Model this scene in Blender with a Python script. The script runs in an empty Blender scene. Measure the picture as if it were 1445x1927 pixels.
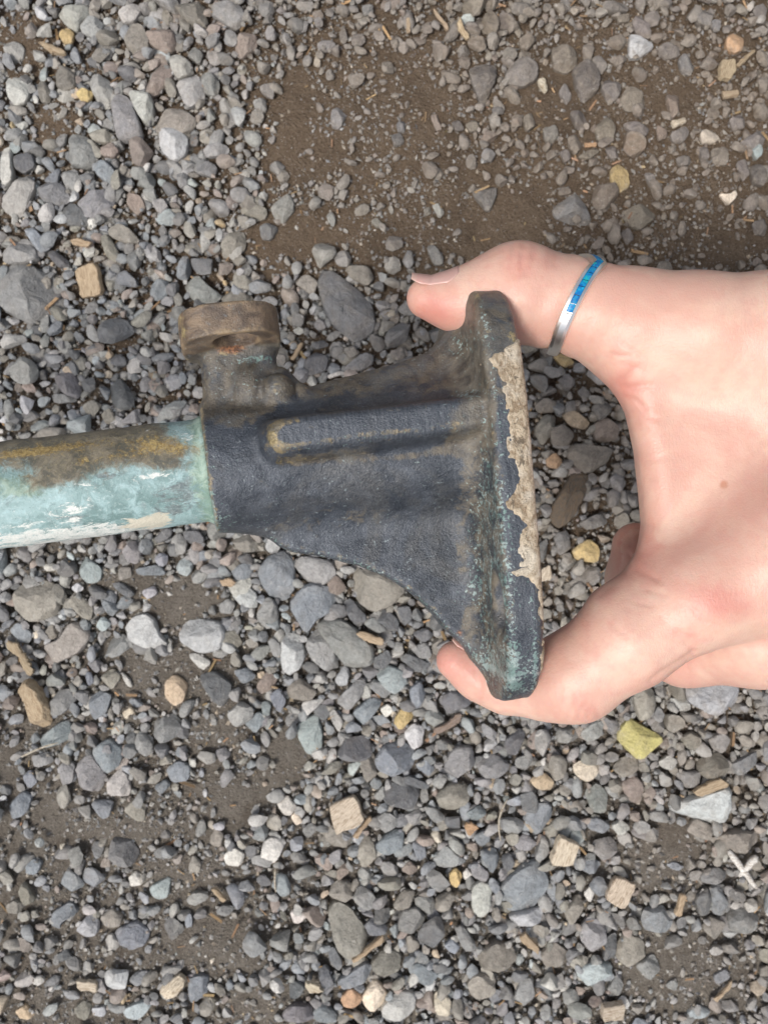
import bpy, math, random
import numpy as np
from mathutils import Matrix, Vector

# ------------------------------------------------------------------ camera
# measurements were taken on the photograph (1445 x 1927) and turned into millimetres
F, CX, CY, H = 1744.0, 722.5, 963.5, 415.0        # focal length in photo pixels, centre, camera height (mm)
scene = bpy.context.scene
cd = bpy.data.cameras.new('camera')
cd.sensor_fit = 'HORIZONTAL'
cd.angle = 2 * math.atan(CX / F)
cd.clip_start, cd.clip_end = 0.01, 100
cd.dof.use_dof = True
cd.dof.focus_distance = 0.243
cd.dof.aperture_fstop = 42
cam = bpy.data.objects.new('camera', cd)
cam.location = (0, 0, H / 1000)
scene.collection.objects.link(cam)
scene.camera = cam

# ------------------------------------------------------------------ light: bright overcast sky, soft sun from the lower left
SUN_ELEV, SUN_AZ = math.radians(62), math.radians(226)   # azimuth of the sun in the XY plane, from +X
world = bpy.data.worlds.new('World'); scene.world = world
world.use_nodes = True
wn = world.node_tree; wn.nodes.clear()
sky = wn.nodes.new('ShaderNodeTexSky'); sky.sky_type = 'NISHITA'; sky.sun_disc = False
sky.sun_elevation = SUN_ELEV
sky.sun_rotation = math.pi / 2 - SUN_AZ
sky.dust_density = 3.0; sky.air_density = 1.0; sky.ozone_density = 1.0
hs = wn.nodes.new('ShaderNodeHueSaturation'); hs.inputs['Saturation'].default_value = 0.40   # cloud veil greys the blue
bg = wn.nodes.new('ShaderNodeBackground'); bg.inputs['Strength'].default_value = 0.075
wo = wn.nodes.new('ShaderNodeOutputWorld')
wn.links.new(sky.outputs[0], hs.inputs['Color']); wn.links.new(hs.outputs[0], bg.inputs['Color']); wn.links.new(bg.outputs[0], wo.inputs['Surface'])
sl = bpy.data.lights.new('sun', 'SUN'); sl.energy = 1.5; sl.angle = math.radians(15); sl.color = (1.0, 0.95, 0.88)
sun = bpy.data.objects.new('sun', sl)
sd = Vector((math.cos(SUN_ELEV) * math.cos(SUN_AZ), math.cos(SUN_ELEV) * math.sin(SUN_AZ), math.sin(SUN_ELEV)))
sun.rotation_euler = sd.to_track_quat('Z', 'Y').to_euler()
sun.location = sd * 2
scene.collection.objects.link(sun)
vs = scene.view_settings
vs.view_transform = 'Standard'; vs.look = 'None'; vs.gamma = 1; vs.exposure = 0.84; vs.use_curve_mapping = False
scene.cycles.use_denoising = True
scene.cycles.max_bounces = 5; scene.cycles.diffuse_bounces = 3; scene.cycles.glossy_bounces = 3
scene.cycles.use_adaptive_sampling = True; scene.cycles.adaptive_threshold = 0.02

# ------------------------------------------------------------------ helpers
RNG = np.random.default_rng(7)
random.seed(7)
COL = scene.collection

def W(px, py, d):
    """photo position at d mm below the camera -> world mm"""
    return np.array([(px - CX) * d / F, -(py - CY) * d / F, H - d])

def mesh_np(name, V, faces, mat, colors=None, normals=None, smooth=True, sharp=None):
    """V in mm; faces: list of integer arrays (n,3)/(n,4)"""
    me = bpy.data.meshes.new(name)
    V = np.asarray(V, float) * 0.001
    faces = [np.asarray(f, np.int32) for f in faces if len(f)]
    nl = sum(f.size for f in faces); nf = sum(len(f) for f in faces)
    me.vertices.add(len(V)); me.vertices.foreach_set('co', V.astype(np.float32).ravel())
    me.loops.add(nl); me.loops.foreach_set('vertex_index', np.concatenate([f.ravel() for f in faces]))
    tot = np.concatenate([np.full(len(f), f.shape[1], np.int32) for f in faces])
    st = np.zeros(nf, np.int32); st[1:] = np.cumsum(tot)[:-1]
    me.polygons.add(nf); me.polygons.foreach_set('loop_start', st)
    me.update(calc_edges=True); me.validate()
    me.polygons.foreach_set('use_smooth', np.full(len(me.polygons), smooth))
    for k, c in (colors or {}).items():
        c = np.asarray(c, float)
        if c.ndim == 1: c = np.repeat(c[None, :], len(V), 0)
        if c.shape[1] == 3: c = np.hstack([c, np.ones((len(c), 1))])
        a = me.color_attributes.new(k, 'FLOAT_COLOR', 'POINT')
        a.data.foreach_set('color', c.astype(np.float32).ravel())
    if normals is not None:
        me.normals_split_custom_set_from_vertices([tuple(n) for n in normals])
    if sharp: me.set_sharp_from_angle(angle=math.radians(sharp))
    me.materials.append(mat)
    return me

def obj(name, me, parent=None, loc=None, label=None, cat=None, group=None, kind=None):
    o = bpy.data.objects.new(name, me)
    COL.objects.link(o)
    if parent: o.parent = parent
    if loc is not None: o.location = [c * 0.001 for c in loc]
    if label: o['label'] = label
    if cat: o['category'] = cat
    if group: o['group'] = group
    if kind: o['kind'] = kind
    return o

# ---- shader helpers
class NT:
    def __init__(s, name):
        s.m = bpy.data.materials.new(name); s.m.use_nodes = True
        s.t = s.m.node_tree; s.b = s.t.nodes['Principled BSDF']
        s.tc = s.t.nodes.new('ShaderNodeTexCoord')
        s.co = s.tc.outputs['Object']
    def link(s, a, b): s.t.links.new(a, b)
    def put(s, sock, v):
        if hasattr(v, 'is_output'): s.link(v, sock)
        else:
            if isinstance(v, (tuple, list)) and len(v) == 3 and sock.type == 'RGBA': v = (*v, 1)
            sock.default_value = v
    def noise(s, scale, detail=4, rough=0.55, dist=0.0, co=None, out='Fac'):
        n = s.t.nodes.new('ShaderNodeTexNoise'); n.inputs['Scale'].default_value = scale
        n.inputs['Detail'].default_value = detail; n.inputs['Roughness'].default_value = rough
        n.inputs['Distortion'].default_value = dist
        s.link(co or s.co, n.inputs['Vector']); return n.outputs[out]
    def voro(s, scale, feature='F1', co=None, out='Distance', rand=1.0):
        n = s.t.nodes.new('ShaderNodeTexVoronoi'); n.feature = feature
        n.inputs['Scale'].default_value = scale; n.inputs['Randomness'].default_value = rand
        s.link(co or s.co, n.inputs['Vector']); return n.outputs[out]
    def scaled(s, v):
        n = s.t.nodes.new('ShaderNodeVectorMath'); n.operation = 'MULTIPLY'
        s.link(s.co, n.inputs[0]); n.inputs[1].default_value = v; return n.outputs[0]
    def math(s, op, a, b=0.0, clamp=False):
        n = s.t.nodes.new('ShaderNodeMath'); n.operation = op; n.use_clamp = clamp
        s.put(n.inputs[0], a); s.put(n.inputs[1], b); return n.outputs[0]
    def ss(s, x, a, b):
        n = s.t.nodes.new('ShaderNodeMapRange'); n.interpolation_type = 'SMOOTHSTEP'
        s.put(n.inputs['Value'], x); n.inputs['From Min'].default_value = a; n.inputs['From Max'].default_value = b
        return n.outputs[0]
    def mix(s, f, a, b, mode='MIX'):
        n = s.t.nodes.new('ShaderNodeMix'); n.data_type = 'RGBA'; n.blend_type = mode
        s.put(n.inputs[0], f); s.put(n.inputs[6], a); s.put(n.inputs[7], b); return n.outputs[2]
    def attr(s, name):
        n = s.t.nodes.new('ShaderNodeAttribute'); n.attribute_name = name; return n.outputs['Color']
    def sep(s, c):
        n = s.t.nodes.new('ShaderNodeSeparateColor'); s.link(c, n.inputs[0]); return n.outputs
    def bump(s, h, strength, dist):
        n = s.t.nodes.new('ShaderNodeBump'); n.inputs['Strength'].default_value = strength
        n.inputs['Distance'].default_value = dist; s.link(h, n.inputs['Height'])
        s.link(n.outputs[0], s.b.inputs['Normal'])
    def done(s, color, rough, metal=None, spec=None):
        s.put(s.b.inputs['Base Color'], color); s.put(s.b.inputs['Roughness'], rough)
        if metal is not None: s.put(s.b.inputs['Metallic'], metal)
        if spec is not None: s.put(s.b.inputs['Specular IOR Level'], spec)
        return s.m

def stone_material():
    n = NT('stone'); at = n.t.nodes.new('ShaderNodeAttribute'); at.attribute_name = 'col'; c = at.outputs['Color']
    big = n.noise(150, 4, 0.68, 0.8); med = n.noise(520, 3, 0.7, 0.5); fine = n.noise(2200, 1, 0.7)
    f = n.math('ADD', n.math('MULTIPLY', big, 1.1), n.math('MULTIPLY', med, 0.9))
    f = n.math('ADD', f, n.math('MULTIPLY', fine, 0.7))
    g = n.math('SUBTRACT', f, 0.28)
    c1 = n.mix(1.0, c, g, 'MULTIPLY')
    dust = n.math('MULTIPLY', n.ss(n.noise(85, 3, 0.65, 0.6), 0.40, 0.66), at.outputs['Alpha'])
    c2 = n.mix(dust, c1, n.mix(n.ss(med, 0.35, 0.65), (0.155, 0.125, 0.096), (0.275, 0.235, 0.19)))
    fl = n.math('MULTIPLY', n.ss(n.noise(480, 4, 0.78, 1.2), 0.59, 0.70), n.ss(n.noise(70, 1), 0.40, 0.58))
    c3 = n.mix(n.math('MULTIPLY', fl, 0.7), c2, (0.50, 0.49, 0.47))
    ge = n.t.nodes.new('ShaderNodeNewGeometry'); pt = n.ss(ge.outputs['Pointiness'], 0.52, 0.60)
    c3 = n.mix(n.math('MULTIPLY', pt, 0.14), c3, (0.50, 0.485, 0.46))
    n.bump(n.math('ADD', n.math('MULTIPLY', big, 0.6), n.math('MULTIPLY', med, 0.4)), 1.0, 0.0016)
    return n.done(c3, n.math('ADD', n.math('MULTIPLY', med, 0.4), 0.42), spec=0.4)

def dirt_material():
    n = NT('dirt')
    x = n.t.nodes.new('ShaderNodeSeparateXYZ'); n.link(n.co, x.inputs[0])
    a = n.noise(9, 4, 0.6); b = n.noise(160, 5, 0.7); f = n.noise(900, 4, 0.75)
    lie = n.math('ADD', n.math('MULTIPLY', x.outputs['X'], 1.6), n.math('MULTIPLY', x.outputs['Y'], 3.2))
    lit_soil = n.ss(n.math('ADD', lie, n.math('MULTIPLY', n.math('SUBTRACT', a, 0.5), 1.2)), 0.25, -0.35)  # soil colour change, with the shade at upper right painted in
    c = n.mix(lit_soil, (0.215, 0.156, 0.108), (0.25, 0.22, 0.186))
    c = n.mix(n.math('MULTIPLY', n.ss(b, 0.4, 0.7), 0.6), c, n.mix(lit_soil, (0.285, 0.217, 0.156), (0.36, 0.325, 0.282)))
    lump = n.noise(48, 5, 0.7, 0.6)
    c = n.mix(n.math('MULTIPLY', n.ss(lump, 0.50, 0.34), 0.4), c, (0.115, 0.086, 0.062))
    c = n.mix(n.math('MULTIPLY', n.ss(f, 0.5, 0.28), 0.7), c, (0.085, 0.066, 0.05))
    c = n.mix(n.math('MULTIPLY', n.ss(f, 0.54, 0.72), 0.6), c, (0.36, 0.31, 0.255))
    sp = n.ss(n.voro(900), 0.26, 0.14)
    c = n.mix(n.math('MULTIPLY', sp, n.ss(n.noise(400, 2), 0.52, 0.60)), c, (0.46, 0.41, 0.36))
    n.bump(n.math('ADD', n.math('ADD', n.math('MULTIPLY', b, 0.6), lump), n.math('MULTIPLY', f, 0.7)), 1.0, 0.0045)
    return n.done(c, 0.93, spec=0.15)

def wood_material():
    n = NT('wood_chip'); c = n.attr('col')
    s = n.scaled((260, 2600, 1600))
    g = n.noise(1.0, 4, 0.6, 0.5, co=s); b = n.noise(200, 3)
    c1 = n.mix(n.math('MULTIPLY', n.ss(g, 0.42, 0.68), 0.8), c, (0.22, 0.145, 0.085))
    c2 = n.mix(n.math('MULTIPLY', n.ss(b, 0.5, 0.8), 0.4), c1, (0.2, 0.16, 0.12))
    n.bump(g, 0.6, 0.0006)
    return n.done(c2, 0.85, spec=0.2)

M_STONE, M_DIRT, M_WOOD = stone_material(), dirt_material(), wood_material()

# ------------------------------------------------------------------ ground: trodden bare soil, and hollows where the gravel lies deep
BARE = [(700, 230, 270, 250), (830, 420, 320, 120), (1250, 160, 80, 60), (1310, 450, 190, 75), (330, 1140, 120, 60), (320, 1270, 150, 85),
        (400, 1370, 80, 80), (240, 1560, 210, 45), (400, 1780, 150, 60), (470, 1890, 100, 60), (1300, 1840, 170, 100), (1250, 1610, 110, 75),
        (30, 70, 75, 75), (95, 225, 60, 60), (560, 440, 130, 80), (250, 1800, 140, 35), (1000, 430, 150, 80), (530, 1440, 70, 70), (120, 1900, 200, 60), (420, 1500, 90, 50), (340, 1640, 160, 45), (60, 1690, 90, 30), (1000, 200, 60, 60), (230, 1090, 60, 40)]
def bare(px, py):
    b = np.zeros(np.shape(px))
    for (x, y, a, c) in BARE: b = np.maximum(b, np.exp(-(((px - x) / a) ** 2 + ((py - y) / c) ** 2) ** 1.6))
    reg = np.exp(-(((px - 1230) / 380) ** 2 + ((py - 270) / 300) ** 2) ** 2)
    low = np.exp(-(((px - 180) / 430) ** 2 + ((py - 1640) / 420) ** 2) ** 2)
    return np.maximum(np.maximum(b, 0.88 * reg), 0.64 * low)

TABLES = {k: np.random.default_rng(k).random((64, 64)) for k in range(1, 5)}
def vnoise(x, y, seed, cell):
    T = TABLES[seed]
    x = x / cell + 1000; y = y / cell + 1000
    i = np.floor(x).astype(int); j = np.floor(y).astype(int); a = x - i; b = y - j
    a = a * a * (3 - 2 * a); b = b * b * (3 - 2 * b); i %= 64; j %= 64; i1 = (i + 1) % 64; j1 = (j + 1) % 64
    return (T[i, j] * (1 - a) + T[i1, j] * a) * (1 - b) + (T[i, j1] * (1 - a) + T[i1, j1] * a) * b - 0.5

def level_z(x, y):
    e = np.exp(-np.maximum(0, np.hypot(x, y) - 330) / 80)
    return (vnoise(x, y, 1, 70) * 5 + vnoise(x, y, 2, 22) * 2.4 + vnoise(x, y, 3, 7) * 1.7 + vnoise(x, y, 4, 2.8) * 1.0) * e

def ground_z(x, y):
    g = 1 - bare(x * F / H + CX, CY - y * F / H)
    return level_z(x, y) - 3.8 * g * np.exp(-np.maximum(0, np.hypot(x, y) - 330) / 80)

gx = np.concatenate([[-3000, -1500, -800, -480], np.arange(-340, 341, 2.6), [480, 800, 1500, 3000]])
gy = np.concatenate([[-3000, -1500, -800, -500], np.arange(-390, 391, 2.6), [500, 800, 1500, 3000]])
X, Y = np.meshgrid(gx, gy, indexing='ij')
GV = np.stack([X, Y, ground_z(X, Y)], -1).reshape(-1, 3)
I = np.arange(len(gx) * len(gy)).reshape(len(gx), len(gy))
GQ = np.stack([I[:-1, :-1], I[1:, :-1], I[1:, 1:], I[:-1, 1:]], -1).reshape(-1, 4)
ground = obj('ground', mesh_np('ground', GV, [GQ], M_DIRT), kind='structure', label='brown dirt ground strewn with grey gravel', cat='ground')

# ------------------------------------------------------------------ stones measured in the photograph
PAL = dict(g=(.255, .254, .25), b=(.215, .233, .255), s=(.125, .13, .138), o=(.25, .232, .20), r=(.28, .225, .195), p=(.43, .42, .395),
           w=(.60, .575, .53), y=(.54, .40, .20), t=(.46, .36, .25), c=(.62, .54, .43), n=(.34, .38, .385), q=(.44, .445, .45),
           u=(.225, .220, .228), k=(.52, .34, .21), l=(.58, .50, .21))
# crop origin and enlargement that each line of points was read from
CR = dict(A=(0, 0, 2.89), B=(480, 0, 2.89), C=(945, 0, 2.89), D=(0, 1000, 2.89), E=(480, 1000, 2.89), G=(1000, 480, 2.1416),
          F=(945, 1330, 2.89), H=(0, 1427, 2.89), I=(480, 1427, 2.89), S=(300, 500, 2.89), R=(0, 740, 2.89), Z=(0, 0, 1))
STONES = """
A g 420,80 490,62 548,95 520,170 490,178 430,145
A o 940,0 1100,0 1125,130 1080,150 1000,95
A o 665,160 690,112 760,110 800,200 790,270 730,300 680,250
A p 630,40 700,0 760,10 720,90 660,100
A r 1285,200 1320,165 1390,185 1390,250 1310,300 1275,280
A p 5,215 60,195 118,240 105,300 50,310 10,260
A p 28,420 75,400 150,450 130,530 70,555 30,500
A o 190,430 215,410 262,480 250,535 205,530
A o 285,370 330,342 390,355 395,450 340,475 290,440
A p 475,430 500,370 595,430 612,540 550,570 510,520
A p 690,485 760,480 820,520 828,650 790,668 740,600
A p 920,300 965,282 1040,340 1030,390 960,412 930,370
A g 1085,395 1140,380 1190,440 1170,510 1110,490
A s 65,830 160,825 175,890 120,930 70,900
A u 200,1010 260,980 340,1000 370,1080 300,1110 215,1070
A b 490,890 560,868 620,920 620,1000 540,960
A u 420,1100 490,1040 600,1025 615,1100 530,1185 440,1160
A s 335,1140 380,1090 465,1160 470,1220 360,1215
A g 1095,800 1150,750 1240,790 1220,830 1120,840
A o 585,1245 650,1212 720,1260 750,1310 680,1315 600,1280
A o 540,1290 580,1265 640,1370 625,1412 580,1400
A o 1200,1310 1250,1250 1320,1255 1325,1340 1260,1390 1205,1380
A o 1305,1115 1380,1088 1440,1120 1440,1165 1370,1185 1310,1150
A g 0,1350 110,1270 180,1340 190,1400 100,1420 0,1410
A s 245,1370 280,1350 340,1390 370,1440 300,1440
A b 125,1250 170,1225 240,1300 260,1340 200,1360
A g 330,940 400,905 430,970 400,1030 350,1010
A o 475,710 560,690 630,740 560,770 500,750
A r 535,790 600,765 640,810 610,850 550,835
A b 300,990 320,900 240,960 235,975
A g 1050,240 1100,280 1080,340 1015,290
A g 1370,540 1440,520 1445,590 1400,600
A u 1060,880 1130,865 1175,900 1150,950 1070,930
A g 1250,1020 1320,1000 1365,1060 1310,1090 1250,1070
A r 690,1040 760,1060 785,1120 740,1160 690,1110
A g 820,1090 880,1070 910,1120 860,1155
A g 950,930 1010,925 1015,990 970,1010
B s 1185,1010 1310,1015 1310,1060 1270,1150 1195,1060
B g 415,600 445,575 495,620 460,690 415,680
B g 80,1100 185,1030 210,1120 150,1195 100,1170
B s 20,1220 60,1200 120,1225 80,1290 30,1280
B g 335,220 370,195 440,220 420,255 350,260
B r 955,620 990,610 1015,690 985,700
B p 965,1110 1000,1100 1030,1150 1000,1180
B b 770,660 810,650 815,710 775,710
B s 740,730 790,715 810,770 760,790
B s 1070,650 1110,640 1140,690 1090,700
B o 1145,660 1200,640 1225,690 1170,705
B b 1290,580 1340,565 1355,605 1300,615
B o 915,1135 950,1115 960,1150 930,1165
B o 630,1200 660,1180 700,1225 660,1235
B b 580,20 640,10 640,60 590,70
B o 500,400 540,375 560,420 520,440
C o 275,250 330,232 405,260 410,340 350,380 285,350
C s 390,360 475,322 525,390 525,480 440,540 400,450
C g 25,380 110,300 190,340 190,420 110,460 30,440
C u 715,100 745,65 800,110 815,190 740,170
C u 845,250 900,215 960,240 970,290 900,305
C b 965,310 995,280 1050,350 1030,395 980,380
C u 540,460 580,415 650,450 640,510 590,555
C o 640,540 700,450 770,490 785,570 690,595
C o 505,690 575,625 615,690 600,770 520,760
C s 370,600 440,600 465,660 410,700
C g 225,690 290,675 305,730 265,785 235,750
C u 660,670 720,660 800,690 780,735 720,745
C u 1240,640 1310,605 1330,680 1270,700
C u 1295,770 1420,690 1435,740 1400,820 1310,810
C n 1345,790 1410,770 1420,830 1385,860
C s 1350,910 1400,880 1440,930 1430,1000 1370,990
C u 1275,880 1330,860 1345,940 1310,980
C o 1140,800 1225,800 1225,890 1150,890
C r 890,510 965,505 965,600 925,635
C g 545,0 680,0 690,40 600,55 550,45
C g 50,0 150,0 155,40 100,65 60,50
C o 95,200 150,165 180,210 140,260 105,250
C g 5,260 60,240 85,290 45,330 10,300
C o 360,740 400,725 440,790 400,830 365,800
C g 1060,60 1100,30 1155,60 1140,120 1075,115
C b 1150,90 1200,90 1190,150 1160,150
C s 1370,1200 1445,1180 1445,1270 1390,1260
C s 1370,30 1445,0 1445,110 1400,100
C o 630,60 690,60 700,95 640,105
C g 495,300 540,280 580,340 550,380 510,360
C o 590,300 660,275 690,300 640,345
C g 310,490 345,445 380,520 350,560
C o 110,640 160,610 180,680 130,710
C u 315,820 350,810 380,850 340,880
C o 410,850 500,800 530,820 470,865
C u 560,800 610,790 635,850 590,860
C u 920,720 1000,680 1020,720 980,770 930,760
C r 840,680 890,690 900,740 850,760
C u 1070,800 1110,790 1130,850 1090,880
C s 650,1260 690,1235 720,1290 680,1325
C g 780,930 820,930 850,1000 810,1010
C g 950,850 1010,835 1030,885 970,900
D o 365,380 420,350 500,410 480,490 430,460
D o 215,590 260,510 305,530 290,590
D b 35,540 90,500 155,560 140,610 80,600
D g 825,1050 920,1005 970,1040 990,1110 870,1160 835,1120
D g 250,960 310,870 380,870 405,920 330,1000 270,1010
D b 730,205 860,180 895,240 740,240
D g 660,110 710,50 770,100 740,180 680,160
D g 920,50 970,10 1015,60 1000,120 950,125
D s 990,0 1080,0 1110,50 1060,85 1010,50
D o 1260,50 1340,10 1405,60 1390,110 1300,110
D q 1255,350 1320,285 1390,350 1390,420 1310,410
D g 1180,410 1230,370 1270,400 1250,455 1190,450
D g 405,1290 480,1215 560,1320 530,1430 430,1400
D b 490,1200 580,1140 660,1200 640,1280 570,1325
D p 570,1380 640,1305 690,1340 700,1445 580,1445
D g 295,1310 340,1260 390,1280 385,1370 330,1395
D g 720,1150 760,1090 820,1150 820,1220 770,1230
D b 895,1310 960,1260 1025,1290 1020,1360 930,1375
D b 830,1400 890,1360 920,1390 870,1440
D q 380,310 415,280 450,315 410,340
D b 530,370 600,390 640,420 590,475
D b 105,1350 150,1310 190,1370 150,1410
D b 1260,770 1340,750 1385,800 1320,840
D o 640,200 700,195 705,250 640,270
D u 460,720 510,700 550,740 510,780
D o 535,800 600,755 645,800 600,870
D b 1250,210 1330,170 1380,190 1350,260 1280,265
D s 590,290 650,280 720,340 690,370
D q 760,330 830,300 845,345 790,375
D g 150,1240 250,1215 270,1270 180,1300
D p 1015,680 1060,670 1140,720 1090,765
D b 1320,1050 1400,990 1445,1030 1380,1110
D g 1160,1210 1210,1190 1250,1230 1190,1270
D b 690,930 720,910 775,950 730,965
D b 450,780 480,775 495,830 465,850
E g 200,170 270,140 410,170 440,250 330,310 270,260
E b 185,400 280,290 420,320 430,430 330,480 280,560
E g 275,620 330,540 400,590 450,740 380,765 300,690
E s 480,390 520,370 610,470 560,525 510,470
E s 640,460 720,430 780,490 770,550 700,540
E o 170,860 240,805 330,880 300,925 190,920
E g 440,930 560,810 600,830 580,900 510,985
E p 250,940 350,920 370,930 270,1020
E q 810,1110 860,1055 920,1080 910,1170 860,1200
E b 655,1260 700,1180 800,1160 865,1220 850,1310 750,1345 670,1310
E u 1030,1290 1080,1180 1180,1180 1190,1280 1090,1350
E o 565,1260 600,1210 650,1240 660,1350 600,1380
E u 1205,1270 1300,1215 1390,1290 1320,1350 1240,1340
E b 530,990 630,910 690,930 640,1010 580,1060
E s 1000,920 1080,870 1190,930 1060,1010
E q 430,820 480,740 510,760 500,840 460,850
E s 790,700 830,670 960,730 880,780
E b 70,900 130,860 165,930 130,1000
E p 400,1000 430,980 480,1040 450,1105
E s 800,1360 850,1340 945,1390 930,1415 820,1385
E g 955,1380 1010,1330 1050,1350 1010,1420
E g 0,470 60,360 110,400 120,480 60,545
E s 770,420 840,410 855,480 810,520
E g 585,500 650,470 715,540 660,560
E b 840,860 900,820 930,900 880,980 850,930
E s 855,560 930,530 975,570 920,610
E g 845,640 940,610 960,690 900,700
E g 620,850 650,810 740,880 700,920
E b 870,1290 930,1250 980,1300 950,1350
E g 920,990 980,970 1035,1030 980,1070 930,1040
E s 640,700 720,650 740,700 700,760 650,750
G o 140,790 180,760 330,780 310,830 230,880 190,850
G g 95,1130 150,1110 165,1180 120,1215
G o 80,700 130,680 175,720 150,770 90,760
G r 250,690 300,650 360,690 350,740 270,750
G g 200,1080 280,1040 320,1080 240,1110
G o 15,700 60,640 105,650 90,710 50,765
G o 20,600 60,570 105,590 95,630 30,630
G s 245,610 300,580 330,620 280,670
G g 320,900 360,870 390,920 350,970
G s 20,1180 70,1140 60,1230 20,1250
G u 110,500 150,470 185,510 150,545
G s 190,550 215,525 245,560 220,585
G o 180,920 250,900 240,960 190,960
G q 610,1740 700,1720 840,1740 830,1810 740,1860 640,1800
F b 120,640 160,540 260,540 280,600 200,720
F q 40,1160 150,1130 230,1120 220,1180 110,1225
F u 440,1230 490,1170 560,1210 575,1310 500,1365 440,1300
F o 640,1340 690,1270 780,1300 790,1400 710,1460 640,1400
F n 420,1460 500,1420 615,1440 580,1520 500,1560 430,1500
F o 220,1380 290,1310 365,1360 340,1430 250,1450
F g 1140,190 1200,145 1255,190 1215,265 1160,240
F o 1150,740 1270,680 1390,690 1410,750 1320,800 1200,790
F o 1010,690 1060,620 1150,660 1140,740
F g 1245,1170 1310,1090 1410,1150 1380,1250 1260,1260
F o 1105,1230 1150,1170 1235,1200 1180,1295
F u 70,740 130,705 195,760 150,795 80,785
F b 470,640 530,620 600,660 560,700 480,680
F p 600,660 650,625 705,665 640,710
F g 740,1440 840,1370 870,1450 810,1510
F g 580,1590 630,1490 675,1540 650,1610 600,1620
F g 70,1620 110,1520 165,1510 185,1600 130,1660
F b 1170,1500 1240,1460 1260,1510 1190,1545
F n 1030,1690 1090,1660 1155,1690 1100,1725 1040,1725
F r 650,430 720,380 770,430 760,540 700,520
F g 460,480 530,430 580,490 570,590 500,580
F s 20,190 90,130 130,150 80,270 20,260
F g 430,160 490,90 560,90 540,160 480,200
F p 860,310 910,270 960,300 930,350 880,340
F g 80,290 150,270 175,300 120,355 75,330
F o 345,1130 430,1040 450,1110 380,1220
F s 0,830 50,810 75,870 20,925
F g 950,370 1080,360 1075,440 1000,450
F s 580,1290 635,1260 630,1370 560,1410
F s 1060,1060 1140,1000 1150,1130 1090,1160
F b 1150,1010 1200,990 1240,1090 1220,1160 1160,1140
F u 1090,930 1180,890 1240,930 1180,980 1100,975
F b 410,890 470,830 550,870 500,925
H b 40,260 110,195 160,220 130,310 50,345
H b 490,240 610,240 590,320 550,335
H o 665,290 720,240 780,270 770,360 710,340
H b 270,860 370,800 410,860 330,900 310,950 260,930
H q 405,950 480,860 525,900 520,970 450,985
H o 535,880 600,835 655,880 640,930 570,935
H g 880,930 920,870 970,920 960,990 920,1010
H o 85,760 110,690 150,720 180,790 120,815
H o 20,820 70,785 130,810 90,860 30,855
H b 1020,1220 1080,1190 1130,1210 1120,1300 1030,1355
H o 400,1370 450,1330 490,1360 470,1430 415,1430
H t 75,1390 130,1360 180,1410 140,1440 90,1440
H o 1100,1350 1140,1300 1180,1330 1150,1390
H s 300,1090 350,1050 385,1110 310,1120
H b 130,600 170,560 215,580 190,640 135,640
H o 1140,440 1170,390 1210,430 1190,495 1140,480
H g 1165,860 1200,820 1270,830 1230,880
H o 1020,600 1040,550 1085,590 1070,650 1025,640
H b 1000,870 1035,860 1040,930 1005,935
H q 490,1375 560,1365 565,1415 500,1420
I s 690,220 720,160 850,160 895,200 850,295 720,260
I o 990,220 1060,150 1150,160 1170,230 1090,300 1010,280
I b 640,510 740,420 810,420 800,510 720,548
I o 355,420 400,380 520,440 500,510 410,500
I o 550,540 600,440 640,480 660,560 590,635
I o 400,750 440,690 510,700 535,770 480,805 410,780
I g 775,940 800,850 880,830 925,900 880,960 810,975
I o 750,820 800,740 870,740 840,830 780,845
I g 870,780 960,770 990,830 950,870 880,830
I o 635,1120 700,1050 790,1080 780,1170 700,1200 640,1160
I b 450,1220 590,1120 635,1150 600,1220 470,1265
I p 690,1370 770,1280 870,1300 860,1400 780,1440 700,1430
I o 1225,1100 1300,1025 1400,1050 1425,1120 1330,1190 1240,1170
I o 1160,1250 1210,1195 1310,1220 1300,1310 1190,1330
I b 830,1150 900,1130 1000,1190 950,1255 860,1220
I q 970,570 1040,490 1115,560 1100,610 1000,610
I p 1185,720 1230,690 1285,710 1280,830 1230,885 1185,840
I g 1175,600 1210,580 1275,640 1250,690 1190,660
I b 1220,520 1310,500 1330,560 1290,640
I u 150,1400 200,1355 300,1365 320,1445 150,1445
I b 320,1380 360,1340 440,1400 440,1445 320,1445
I g 1090,950 1140,940 1210,1050 1160,1075 1120,1030
I s 600,920 640,880 720,930 700,970 620,970
I b 1030,1040 1070,1000 1120,1050 1080,1090
I s 395,1060 430,1040 475,1130 450,1170 410,1120
I s 340,1160 390,1140 435,1250 380,1310
I g 650,350 720,310 800,360 750,400 700,425
I g 810,330 890,300 915,340 850,385
I g 915,280 980,280 1040,340 980,370
I b 1145,310 1220,270 1265,310 1200,360
I b 850,480 920,470 935,560 890,585
I b 1190,440 1260,405 1285,460 1230,500
I g 250,410 300,370 340,400 280,460
S g 125,100 200,40 270,110 330,150 260,205 180,180
S o 370,90 450,35 510,90 480,125
S o 330,160 400,120 500,160 490,200 350,200
S s 775,530 840,465 915,490 900,570 800,590
S g 1000,560 1110,470 1165,490 1150,540 1060,580
S o 1010,0 1130,0 1165,60 1130,105 1040,60
S g 0,780 80,725 145,740 100,820 20,840
S o 730,80 800,35 860,80 830,150
S o 1250,470 1330,440 1355,480 1300,520
S s 820,420 890,400 920,430 850,450
S o 1000,450 1050,430 1090,470 1040,500
R g 835,140 930,40 1010,40 970,120 860,160
R g 645,160 750,70 750,160
R o 540,110 590,75 625,140 570,165
R o 430,70 490,30 540,60 490,130
R g 260,0 380,0 400,40 290,50
"""
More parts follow.
